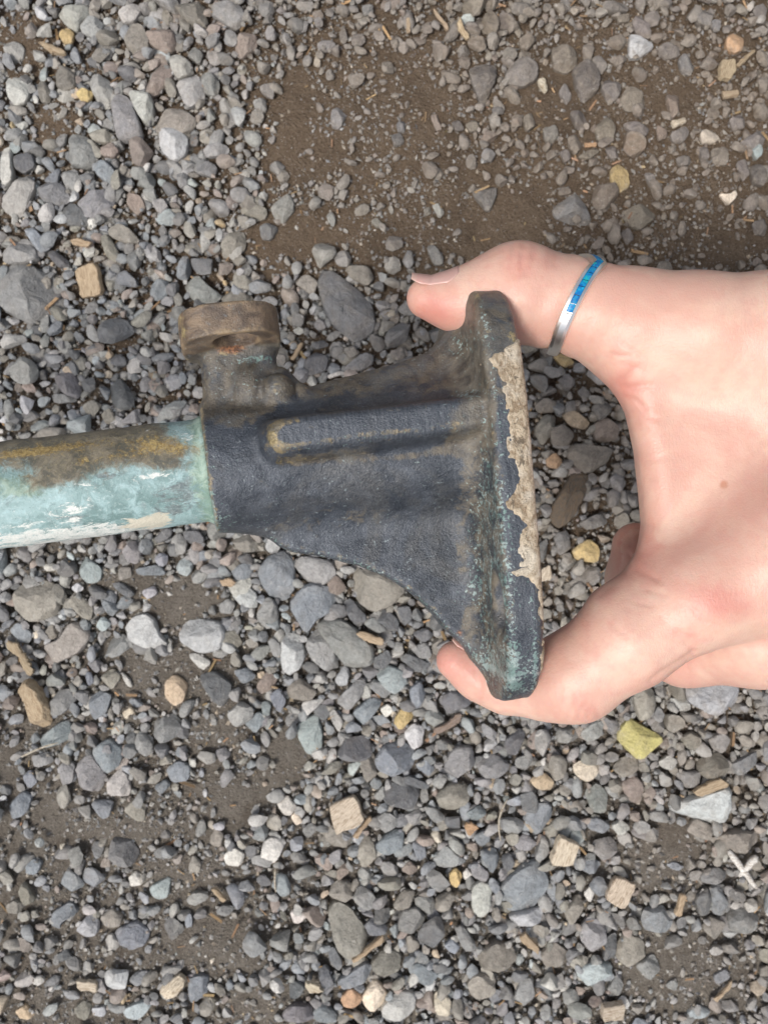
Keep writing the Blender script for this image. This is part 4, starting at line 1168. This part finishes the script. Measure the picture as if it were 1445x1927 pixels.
sth = sfield * 1.5 - 0.22 + vnoise3(SV, 4.0) * 1.1 + vnoise3(SV, 1.7) * 1.1 + vnoise3(SV, 0.8) * 0.6
sth = np.clip(sth, -0.5, 0.38) + 0.22 * np.clip(vnoise3(SV, 6.0) + vnoise3(SV, 2.2) * 0.7, -0.3, 0.6) * (sth > 0)
keep = (sth[SQ] > -0.2).any(1); use, inv = np.unique(SQ[keep], return_inverse=True)
obj('sealant_residue', mesh_np('sealant_residue', (SV + SN * (sth - 0.02)[:, None])[use], [inv.reshape(-1, 4)], sealant_material()), flange, label='torn cream sealant residue along the flange rim')

# rod: turquoise and white below, brown and gold crust above
def rod_material():
    n = NT('rod_patina'); a = n.sep(n.attr('fa')); b = n.sep(n.attr('fb'))
    brown, gold, white, dark, green, cream = a[0], a[1], a[2], b[0], b[1], b[2]
    n1 = n.noise(60, 5, 0.62, 0.6, co=n.scaled((0.7, 1, 1))); n2 = n.noise(230, 6, 0.7, 0.6); n3 = n.noise(1100, 5, 0.7)
    c = n.mix(n.ss(n1, 0.36, 0.62), (0.17, 0.27, 0.265), (0.34, 0.48, 0.485))
    c = n.mix(n.math('MULTIPLY', n.ss(n2, 0.45, 0.68), 0.75), c, (0.45, 0.62, 0.64))
    c = n.mix(n.math('MULTIPLY', n.ss(n.noise(140, 4, 0.7, 1.2), 0.56, 0.66), 0.55), c, (0.22, 0.27, 0.27))
    c = n.mix(n.math('MULTIPLY', n.ss(n3, 0.52, 0.75), 0.6), c, (0.62, 0.72, 0.72))
    c = n.mix(n.math('MULTIPLY', n.ss(n.noise(700, 6, 0.8, 0.5), 0.47, 0.33), 0.6), c, (0.15, 0.21, 0.21))
    e1 = n.noise(300, 8, 0.8, 0.7); e2 = n.noise(620, 8, 0.82, 0.8); e3 = n.noise(1.0, 8, 0.8, 0.6, co=n.scaled((190, 520, 520)))
    def m(f, k, s=2.0, w=0.22, sc=None):
        nn = sc if sc is not None else e1
        return n.ss(n.math('ADD', f, n.math('MULTIPLY', n.math('SUBTRACT', nn, 0.5), s)), k, k + w)
    c = n.mix(n.math('MULTIPLY', m(green, 0.5, 2.4, 0.35), 0.75), c, n.mix(n.ss(n2, 0.4, 0.6), (0.17, 0.26, 0.20), (0.36, 0.46, 0.36)))
    c = n.mix(n.math('MULTIPLY', m(dark, 0.5, 3.0, 0.3, e3), 0.8), c, n.mix(n.ss(n3, 0.4, 0.6), (0.11, 0.13, 0.14), (0.21, 0.24, 0.24)))
    bc = n.mix(n.ss(n2, 0.38, 0.62), (0.10, 0.085, 0.065), (0.235, 0.19, 0.13))
    bc = n.mix(n.math('MULTIPLY', n.ss(n3, 0.5, 0.7), 0.6), bc, (0.30, 0.24, 0.12))
    c = n.mix(n.math('MULTIPLY', m(brown, 0.30, 2.2, 0.65), 0.92), c, bc)
    c = n.mix(n.math('MULTIPLY', m(gold, 0.55, 4.2, 0.7, e2), 0.85), c, n.mix(n.ss(n3, 0.38, 0.62), (0.24, 0.155, 0.05), (0.50, 0.37, 0.15)))
    c = n.mix(n.math('MULTIPLY', m(white, 0.55, 4.2, 0.2, e3), 0.92), c, n.mix(n.ss(n3, 0.3, 0.6), (0.60, 0.66, 0.63), (0.82, 0.82, 0.78)))
    c = n.mix(n.math('MULTIPLY', m(cream, 0.5, 2.6, 0.2, e3), 0.85), c, (0.66, 0.60, 0.48))
    n.bump(n.math('ADD', n.math('MULTIPLY', n2, 0.7), n.math('MULTIPLY', n3, 0.4)), 0.85, 0.0006)
    return n.done(c, n.math('ADD', n.math('MULTIPLY', n2, 0.3), 0.42), spec=0.4)
M_ROD = rod_material()
us = np.concatenate([np.linspace(-190, -70, 60, endpoint=False), np.arange(-70, 6.01, 0.7)]); na = 128
th = np.linspace(0, 2 * math.pi, na, endpoint=False)
U_, T_ = np.meshgrid(us, th, indexing='ij')
rp0 = np.stack([U_, 14 * np.cos(T_), 14 * np.sin(T_)], -1).reshape(-1, 3)
rr = 14.0 + (vnoise3(rp0, 7.0) * 0.4 + vnoise3(rp0, 2.6) * 0.22).reshape(U_.shape)
rr = rr + 0.9 * np.exp(-((U_ + 0.3) / 1.1) ** 2)             # green crust gathered at the joint
RV = np.stack([U_, rr * np.cos(T_), rr * np.sin(T_)], -1).reshape(-1, 3)
I = np.arange(len(us) * na).reshape(len(us), na); J = np.roll(I, -1, 1)
RQ = np.stack([I[:-1], J[:-1], J[1:], I[1:]], -1).reshape(-1, 4)[:, ::-1]
RV = np.vstack([RV, [[-190, 0, 0]]]); cap = np.stack([I[0], J[0], np.full(na, len(RV) - 1)], -1)
def rl(px, py, ru, rv, amp=1.0):
    w0 = 10.0
    for _ in range(3):
        q = loc(px, py, w0); w0 = math.sqrt(max(14.0 ** 2 - q[1] ** 2, 1.0))
    return amp * np.exp(-(((RV[:, 0] - q[0]) / ru) ** 2 + ((RV[:, 1] - q[1]) / rv) ** 2))
vv = RV[:, 1]; far = RV[:, 2] < -4
r_brown = np.clip((vv - 4.0) / 5, 0, 1) * np.clip((-5 - RV[:, 0]) / 9, 0, 1) * 1.0 + rl(120, 880, 12, 4.5, .7) + rl(250, 850, 16, 4, .75) + rl(310, 865, 8, 4, .8) + rl(90, 905, 10, 3, .55) + 0.5 * far
r_gold = 0.25 * np.clip((vv - 3.0) / 5, 0, 1) + rl(285, 838, 6, 2.6, .95) + rl(340, 845, 5, 2.2, .75) + rl(120, 842, 14, 1.6, .7) + rl(40, 852, 10, 1.4, .6) + rl(155, 868, 3, 1.2, .8) + rl(215, 860, 6, 1.4, .6)
r_white = 0.55 * np.clip((-vv - 9.5) / 3.0, 0, 1) * np.clip((-8 - RV[:, 0]) / 8, 0, 1) + rl(140, 958, 4, 2, .75) + rl(290, 895, 5, .9, .85) + rl(160, 915, 2, 2, .6) + rl(50, 998, 12, 3, .5) + rl(350, 822, 3, 2, .6) + rl(180, 1000, 14, 1.6, .45)
r_dark = rl(330, 925, 7, 4, .75) + rl(200, 895, 6, 1.2, .7) + rl(330, 960, 8, 2.5, .6) + rl(140, 972, 7, .8, .8)
r_green = np.clip((RV[:, 0] + 7) / 5, 0, 1) * 0.9 + rl(60, 920, 12, 4, .6) + rl(20, 905, 10, 4, .5)
r_cream = rl(265, 985, 7, 1.7, 1.0) + rl(300, 977, 3, 1.6, .9)
obj('rod', mesh_np('rod', RV, [RQ, cap], M_ROD, {'fa': np.stack([r_brown, r_gold, r_white], -1), 'fb': np.stack([r_dark, r_green, r_cream], -1)}), bracket)

# ------------------------------------------------------------------ the hand
def J3(px, py, d, rp): return W(px, py, d), rp * d / F
def chain(p, js, k):
    d = None
    for (a, ra), (b, rb) in zip(js[:-1], js[1:]):
        e = rcone(p, a, b, ra, rb); d = e if d is None else smin(d, e, k)
    return d
THUMB = [J3(*a) for a in ((803, 561, 258, 38), (855, 567, 258, 50), (912, 562, 258, 68), (975, 551, 258, 89), (1072, 574, 257, 82), (1190, 604, 255, 94), (1310, 622, 252, 104), (1450, 640, 252, 122), (1650, 760, 262, 175))]
INDEX = [J3(*a) for a in ((858, 1243, 266, 37), (905, 1268, 266, 47), (955, 1285, 264, 54), (1030, 1283, 259, 68), (1082, 1273, 255, 82), (1184, 1199, 250, 92), (1256, 1157, 248, 84), (1315, 1120, 246, 98), (1480, 1040, 248, 150), (1650, 900, 260, 170))]
MIDDLE = [J3(*a) for a in ((1196, 1028, 300, 44), (1196, 1090, 306, 52), (1225, 1200, 298, 64), (1290, 1214, 272, 74), (1430, 1186, 258, 104), (1620, 980, 275, 150))]
RINGF = [J3(*a) for a in ((1230, 1020, 322, 44), (1235, 1085, 328, 50), (1270, 1180, 322, 58), (1430, 1170, 292, 88), (1620, 980, 290, 130))]
PINKY = [J3(*a) for a in ((1290, 1000, 338, 38), (1290, 1060, 342, 42), (1330, 1130, 336, 48), (1440, 1110, 312, 74), (1620, 960, 300, 120))]
SLABP = np.array([(1128, 668), (1160, 720), (1182, 775), (1200, 850), (1210, 930), (1214, 985), (1205, 1040), (1185, 1085), (1140, 1130), (1200, 1170), (1290, 1180), (1420, 1190), (1560, 1150), (1680, 1000), (1650, 640), (1450, 575), (1250, 570), (1140, 610)], float)
SL = np.array([W(x, y, 252)[:2] for x, y in SLABP])
def f_hand(p):
    thumb = chain(p, THUMB, 4.0); index = chain(p, INDEX, 4.0)
    zc = H - 254 - 0.02 * (p[:, 0] - 70)
    slab = extr(poly2(p[:, :2], SL), np.abs(p[:, 2] - zc) - 7.5, 6.5)
    back = ellip(p, W(1490, 890, 268), np.array([40.0, 46.0, 26.0]))
    palm = ellip(p, W(1500, 960, 292), np.array([36.0, 40.0, 34.0]))
    d = smin(slab, back, 14.0)
    d = smin(d, thumb, 11.0)
    d = smin(d, index, 9.0)
    fore = rcone(p, W(1640, 850, 275), W(2620, 880, 285), 28.0, 34.0)
    d = smin(d, fore, 16.0); d = smin(d, palm, 12.0)
    mid = chain(p, MIDDLE, 4.0)
    d = smin(d, mid, 2.2)
    d = smin(d, chain(p, RINGF, 4.0), 2.0)
    return smin(d, chain(p, PINKY, 4.0), 2.0)
HV, HQ, HN = isosurface(f_hand, (0, -72, 40), (284, 86, 205), 0.78, coarse=6)
# creases and colour live on the skin
def to_px(V): d = H - V[:, 2]; return np.stack([CX + V[:, 0] * F / d, CY - V[:, 1] * F / d], -1)
HP = to_px(HV); facing = np.clip(HN[:, 2] * 1.5, 0, 1)
def seg_d(P, pts):
    d = np.full(len(P), 1e9)
    for a, b in zip(pts[:-1], pts[1:]):
        a, b = np.array(a, float), np.array(b, float); e = b - a; t = np.clip(((P - a) @ e) / (e @ e), 0, 1)
        d = np.minimum(d, np.hypot(*(P - a - t[:, None] * e).T))
    return d
CREASE = [([(1140, 725), (1170, 712), (1200, 690)], 5, .30), ([(1150, 725), (1185, 730), (1225, 725)], 5, .26), ([(1165, 745), (1195, 752), (1215, 770)], 4, .24), ([(1172, 770), (1200, 778), (1240, 790)], 4, .18),
          ([(1180, 800), (1200, 795)], 4, .18), ([(1125, 690), (1150, 668)], 4, .2), ([(1192, 895), (1230, 900)], 5, .16), ([(1193, 980), (1203, 1000), (1196, 1050)], 5, .25),
          ([(1305, 1228), (1280, 1245), (1250, 1262), (1225, 1282)], 5, .28), ([(1275, 1190), (1300, 1200)], 4, .22), ([(1290, 1210), (1304, 1228)], 4, .2),
          ([(1065, 1358), (1072, 1335), (1085, 1318)], 4, .18), ([(1085, 1358), (1092, 1338), (1102, 1325)], 4, .18), ([(1105, 1350), (1108, 1335)], 4, .18),
          ([(965, 462), (962, 490), (968, 520)], 5, .18), ([(985, 459), (984, 490), (990, 515)], 5, .20), ([(1005, 462), (1004, 485)], 4, .16), ([(948, 470), (944, 492)], 4, .14),
          ([(1035, 470), (1032, 500)], 4, .10), ([(895, 1262), (905, 1290), (900, 1318)], 6, .22), ([(1180, 1040), (1200, 1070), (1235, 1090)], 6, .22), ([(1185, 1050), (1160, 1088), (1130, 1118)], 7, .35)]
cr_ = np.random.default_rng(5)
for k in range(46):                                           # fine folds fanning over the web and the knuckles
    x, y, a, sp = [(1190, 740, 0.1, 34), (1185, 900, 0.05, 60), (985, 500, 1.57, 26), (1090, 1330, 1.2, 22), (1210, 1060, 0.5, 40), (1300, 1195, 0.9, 26)][k % 6]
    x += cr_.normal(0, sp * (0.7 if a < 1 else 1.2)); y += cr_.normal(0, sp * (1.6 if a < 1 else 0.5)); a += cr_.normal(0, 0.25); L_ = cr_.uniform(9, 26)
    CREASE.append(([(x - L_ * math.cos(a), y - L_ * math.sin(a)), (x, y + cr_.normal(0, 2)), (x + L_ * math.cos(a), y + L_ * math.sin(a))], 3.2, cr_.uniform(.06, .16)))
disp = np.zeros(len(HV)); red = np.zeros(len(HV))
for pts, s, dep in CREASE:
    g = np.exp(-(seg_d(HP, pts) / s) ** 2) * facing
    disp += 1.5 * dep * g; red += 0.75 * dep * np.exp(-(seg_d(HP, pts) / (s * 2.2)) ** 2) * facing
def gp(x, y, rx, ry): return np.exp(-(((HP[:, 0] - x) / rx) ** 2 + ((HP[:, 1] - y) / ry) ** 2))
red += .75 * gp(1350, 1135, 60, 38) + .5 * gp(1170, 725, 40, 55) + .75 * gp(815, 585, 55, 35) + .7 * gp(850, 1245, 55, 40) + .25 * gp(1000, 500, 70, 40) + .3 * gp(1080, 1180, 90, 50) \
    + .5 * gp(1190, 1030, 60, 60) * (HN[:, 2] < .6) + .2 * gp(1120, 1320, 90, 40) + .18 * gp(1290, 1190, 40, 30) + .04
mole = gp(1362, 912, 10, 10) + .45 * gp(1332, 866, 4, 4) + .5 * gp(1321, 1117, 4, 4)
sheen = .6 * gp(1400, 1180, 60, 16) + .35 * gp(1290, 640, 160, 90)  # highlight painted into the skin colour
def frame(a, b):
    ax = nrm(b - a); up = nrm(np.array([0, 0, 1.0]) - ax[2] * ax); sd_ = np.cross(up, ax); return ax, up, sd_
ta, tb = THUMB[3][0], THUMB[4][0]
RA, RU, RS = frame(ta, tb)                                   # axis towards the hand, up to the lens, side
RC = ta + RA * (np.linalg.norm(tb - ta) * 0.91)
TH0, AMP = math.radians(50), 5.6
def chev(t):
    d = np.abs((t - TH0 + math.pi) % (2 * math.pi) - math.pi)
    past = ((t - TH0 + math.pi) % (2 * math.pi) - math.pi) > 0
    return AMP * np.maximum(0, 1 - np.where(past, d / 1.05, d / 1.75)) ** np.where(past, 1.0, 1.7)
qv = HV - RC; sa_ = qv @ RA; an_ = np.arctan2(qv @ RS, qv @ RU); rad_ = np.hypot(qv @ RS, qv @ RU)
ds_ = (sa_ - chev(an_)) * (rad_ < 22) + 99.0 * (rad_ >= 22)
disp += 0.45 * np.exp(-(ds_ / 2.2) ** 4) - 0.35 * np.exp(-((np.abs(ds_) - 4.4) / 1.8) ** 2)
HV = HV - HN * disp[:, None]
def skin_material():
    n = NT('skin'); a = n.sep(n.attr('sk')); redf, molef, sheenf = a[0], a[1], a[2]
    m1 = n.noise(45, 4, 0.6, 0.5); m2 = n.noise(260, 4, 0.6); m3 = n.noise(1600, 3, 0.6)
    c = n.mix(n.ss(m1, 0.38, 0.62), (0.66, 0.395, 0.318), (0.735, 0.50, 0.40))
    c = n.mix(n.math('MULTIPLY', n.ss(m2, 0.45, 0.75), 0.35), c, (0.67, 0.37, 0.31))
    rf = n.math('MULTIPLY', n.math('ADD', redf, n.math('ADD', n.math('MULTIPLY', n.math('SUBTRACT', m2, 0.5), 0.4), n.math('MULTIPLY', n.math('SUBTRACT', n.noise(90, 3, 0.6), 0.5), 0.55))), 0.95, clamp=True)
    c = n.mix(rf, c, (0.60, 0.225, 0.185))
    c = n.mix(n.math('MULTIPLY', sheenf, 0.5), c, (0.72, 0.52, 0.39))
    c = n.mix(n.math('MULTIPLY', n.ss(molef, 0.25, 0.85), 0.6), c, (0.50, 0.20, 0.11))
    lines = n.noise(1.0, 4, 0.6, 0.8, co=n.scaled((1900, 620, 900)))
    lines2 = n.noise(1.0, 4, 0.6, 0.8, co=n.scaled((700, 1900, 900)))
    h = n.math('ADD', n.math('MULTIPLY', lines, 0.6), n.math('MULTIPLY', lines2, 0.5))
    h = n.math('ADD', h, n.math('MULTIPLY', n.ss(n.voro(1000, 'DISTANCE_TO_EDGE', co=n.scaled((1.0, 0.7, 1.0))), 0.0, 0.25), 0.12))
    n.bump(h, 0.36, 0.0004)
    s = n.b.inputs
    s['Subsurface Weight'].default_value = 0.35; s['Subsurface Radius'].default_value = (1.0, 0.36, 0.2); s['Subsurface Scale'].default_value = 0.004
    return n.done(c, n.math('ADD', n.math('MULTIPLY', m3, 0.16), 0.33), spec=0.5)
M_SKIN = skin_material()
hand = obj('hand', mesh_np('hand', HV, [HQ], M_SKIN, {'sk': np.stack([red, mole, sheen], -1)}), None,
           label='bare hand reaching in from the right, thumb and forefinger gripping the flange', cat='hand')

def raydist(fn, o, dirs, t0=0.0, t1=40.0):
    """outermost crossing along dirs from inside point(s) o"""
    t = np.full(len(dirs), 1.0)
    for _ in range(60): t = t + np.clip(-fn(o + dirs * t[:, None]), -1, 1.0) * 0.9
    return t

def nail_material():
    n = NT('fingernail'); a = n.sep(n.attr('sk'))
    c = n.mix(n.math('MULTIPLY', n.ss(a[0], 0.2, 0.8), 0.6), (0.66, 0.385, 0.34), (0.69, 0.46, 0.39))
    n.bump(n.noise(900, 2, co=n.scaled((0.2, 1, 1))), 0.15, 0.0002)
    n.b.inputs['Subsurface Weight'].default_value = 0.2; n.b.inputs['Subsurface Radius'].default_value = (1, .4, .3); n.b.inputs['Subsurface Scale'].default_value = 0.002
    return n.done(c, 0.28, spec=0.5)
M_NAIL = nail_material()
def nail(tip, base, roll, width, length, start, white):
    ax, up, sd_ = frame(base, tip)
    nu, nvv = 22, 18; V, A = [], []
    for i in range(nu):
        f = i / (nu - 1)
        o = tip + ax * (start - length * (1 - f))
        wv = width * (1 - 0.35 * max(0, f - 0.72) ** 2 / 0.08 * 0.9) * (1 - 0.5 * max(0, 0.25 - f) ** 2 / 0.0625)
        an = roll + np.linspace(-wv, wv, nvv)
        dirs = up[None] * np.cos(an)[:, None] + sd_[None] * np.sin(an)[:, None]
        oo = tip + ax * min(start - length * (1 - f), -0.5)
        t = raydist(f_hand, oo, dirs)
        edge = 1 - np.abs(np.linspace(-1, 1, nvv)) ** 4
        V.append(oo + ax * ((o - oo) @ ax) + dirs * (t + 0.03 + 0.16 * edge * min(1, f * 4) )[:, None]); A += [float(f > white)] * nvv
    V = np.vstack(V); I = np.arange(nu * nvv).reshape(nu, nvv)
    Q = np.stack([I[:-1, :-1], I[1:, :-1], I[1:, 1:], I[:-1, 1:]], -1).reshape(-1, 4)
    c = V.mean(0); nn = np.cross(V[1] - V[0], V[nvv] - V[0])
    A = np.array(A); me = mesh_np('fingernail', V, [Q], M_NAIL, {'sk': np.stack([A, A * 0, A * 0], -1)})
    o = obj('fingernail', me, hand)
    md = o.modifiers.new('thick', 'SOLIDIFY'); md.thickness = 0.00018; md.offset = 0
    return o
# ------------------------------------------------------------------ the silver ring with its blue inlay
def metal(name, col, rough):
    n = NT(name); s = n.noise(700, 3); n.bump(s, 0.08, 0.0002)
    return n.done(col, n.math('ADD', n.math('MULTIPLY', n.noise(300, 3), 0.15), rough), metal=1.0)
M_SILVER = metal('silver', (0.90, 0.89, 0.87), 0.24)
def opal_material():
    n = NT('opal'); oi = n.t.nodes.new('ShaderNodeObjectInfo')
    c = n.mix(n.ss(n.noise(900, 3, 0.6, 1.0), 0.42, 0.6), (0.004, 0.16, 0.46), (0.01, 0.36, 0.60))
    c = n.mix(n.math('MULTIPLY', n.ss(n.noise(500, 2), 0.55, 0.66), 0.8), c, (0.02, 0.50, 0.42))
    c = n.mix(n.math('MULTIPLY', oi.outputs['Random'], 0.5), c, (0.004, 0.10, 0.34))
    return n.done(c, 0.38, spec=0.35)
M_OPAL = opal_material()
nail(THUMB[0][0], THUMB[1][0], -1.12, 0.72, 12.5, 4.9, 0.86)
nail(INDEX[0][0], INDEX[1][0], -1.45, 0.70, 9.5, 4.2, 0.84)
def ring_pt(t, s_, r_):
    """t angle round the thumb, s_ offset along it, r_ above the skin"""
    t = np.atleast_1d(t); dirs = RU[None] * np.cos(t)[:, None] + RS[None] * np.sin(t)[:, None]
    sk = np.interp(t % (2 * math.pi), RT, RR)
    return RC + RA * (chev(t) + s_)[:, None] + dirs * (sk + r_)[:, None] - RC
RT = np.linspace(0, 2 * math.pi, 181)
dirs_ = RU[None] * np.cos(RT)[:, None] + RS[None] * np.sin(RT)[:, None]
RR = raydist(f_hand, RC + RA * (chev(RT) * 0.5)[:, None], dirs_); RR = np.convolve(np.r_[RR[-7:-1], RR, RR[1:7]], np.ones(13) / 13, 'same')[6:-6]
ring = bpy.data.objects.new('ring', None); COL.objects.link(ring); ring.location = RC * 0.001
ring['label'] = 'silver chevron ring with blue opal inlay worn on the thumb'; ring['category'] = 'ring'
IN0, IN1 = math.radians(-24), math.radians(112)
nt_ = 480; tt = np.linspace(0, 2 * math.pi, nt_, endpoint=False)
inl = ((tt - IN0) % (2 * math.pi)) < (IN1 - IN0)
hw = 1.8 - 0.25 * np.cos(tt - TH0 + math.pi) * 0.6
prof = [(-1, 0.0, 0), (-1, 0.95, 0), (-0.88, 1.25, 0), (-0.48, 1.45, 0), (-0.46, 0.65, 1), (0.46, 0.65, 1), (0.48, 1.45, 0), (0.88, 1.25, 0), (1, 0.95, 0), (1, 0.0, 0)]
rows = []
for fx, rz, gro in prof:
    rz_ = np.where(inl, rz, 1.5) if gro else np.full(nt_, rz)
    rows.append(ring_pt(tt, fx * hw, rz_ - 0.15))
BV = np.stack(rows, 1).reshape(-1, 3); m_ = len(prof)
I = np.arange(nt_ * m_).reshape(nt_, m_); K = np.roll(I, -1, 0)
BQ = np.stack([I, np.roll(I, -1, 1), np.roll(K, -1, 1), K], -1).reshape(-1, 4)
band = obj('band', mesh_np('band', BV, [BQ], M_SILVER, sharp=35), ring)
edges = np.linspace(IN0 + 0.03, IN1 - 0.03, 15)
edges[1:-1] += RNG.normal(0, 0.015, 13)
for a, b in zip(edges[:-1], edges[1:]):
    ts = np.linspace(a + 0.006, b - 0.006, 9); g = []
    for fx, rz in ((-0.45, 0.5), (-0.45, 1.42), (-0.25, 1.52), (0.25, 1.52), (0.45, 1.42), (0.45, 0.5)):
        g.append(ring_pt(ts, fx * np.interp(ts % (2 * math.pi), tt, hw), np.full(9, rz) - 0.15))
    Vv = np.stack(g, 1).reshape(-1, 3); I = np.arange(54).reshape(9, 6)
    Qq = np.stack([I[:-1, :-1], I[:-1, 1:], I[1:, 1:], I[1:, :-1]], -1).reshape(-1, 4)
    obj('inlay', mesh_np('inlay', Vv, [Qq], M_OPAL, sharp=30), band)
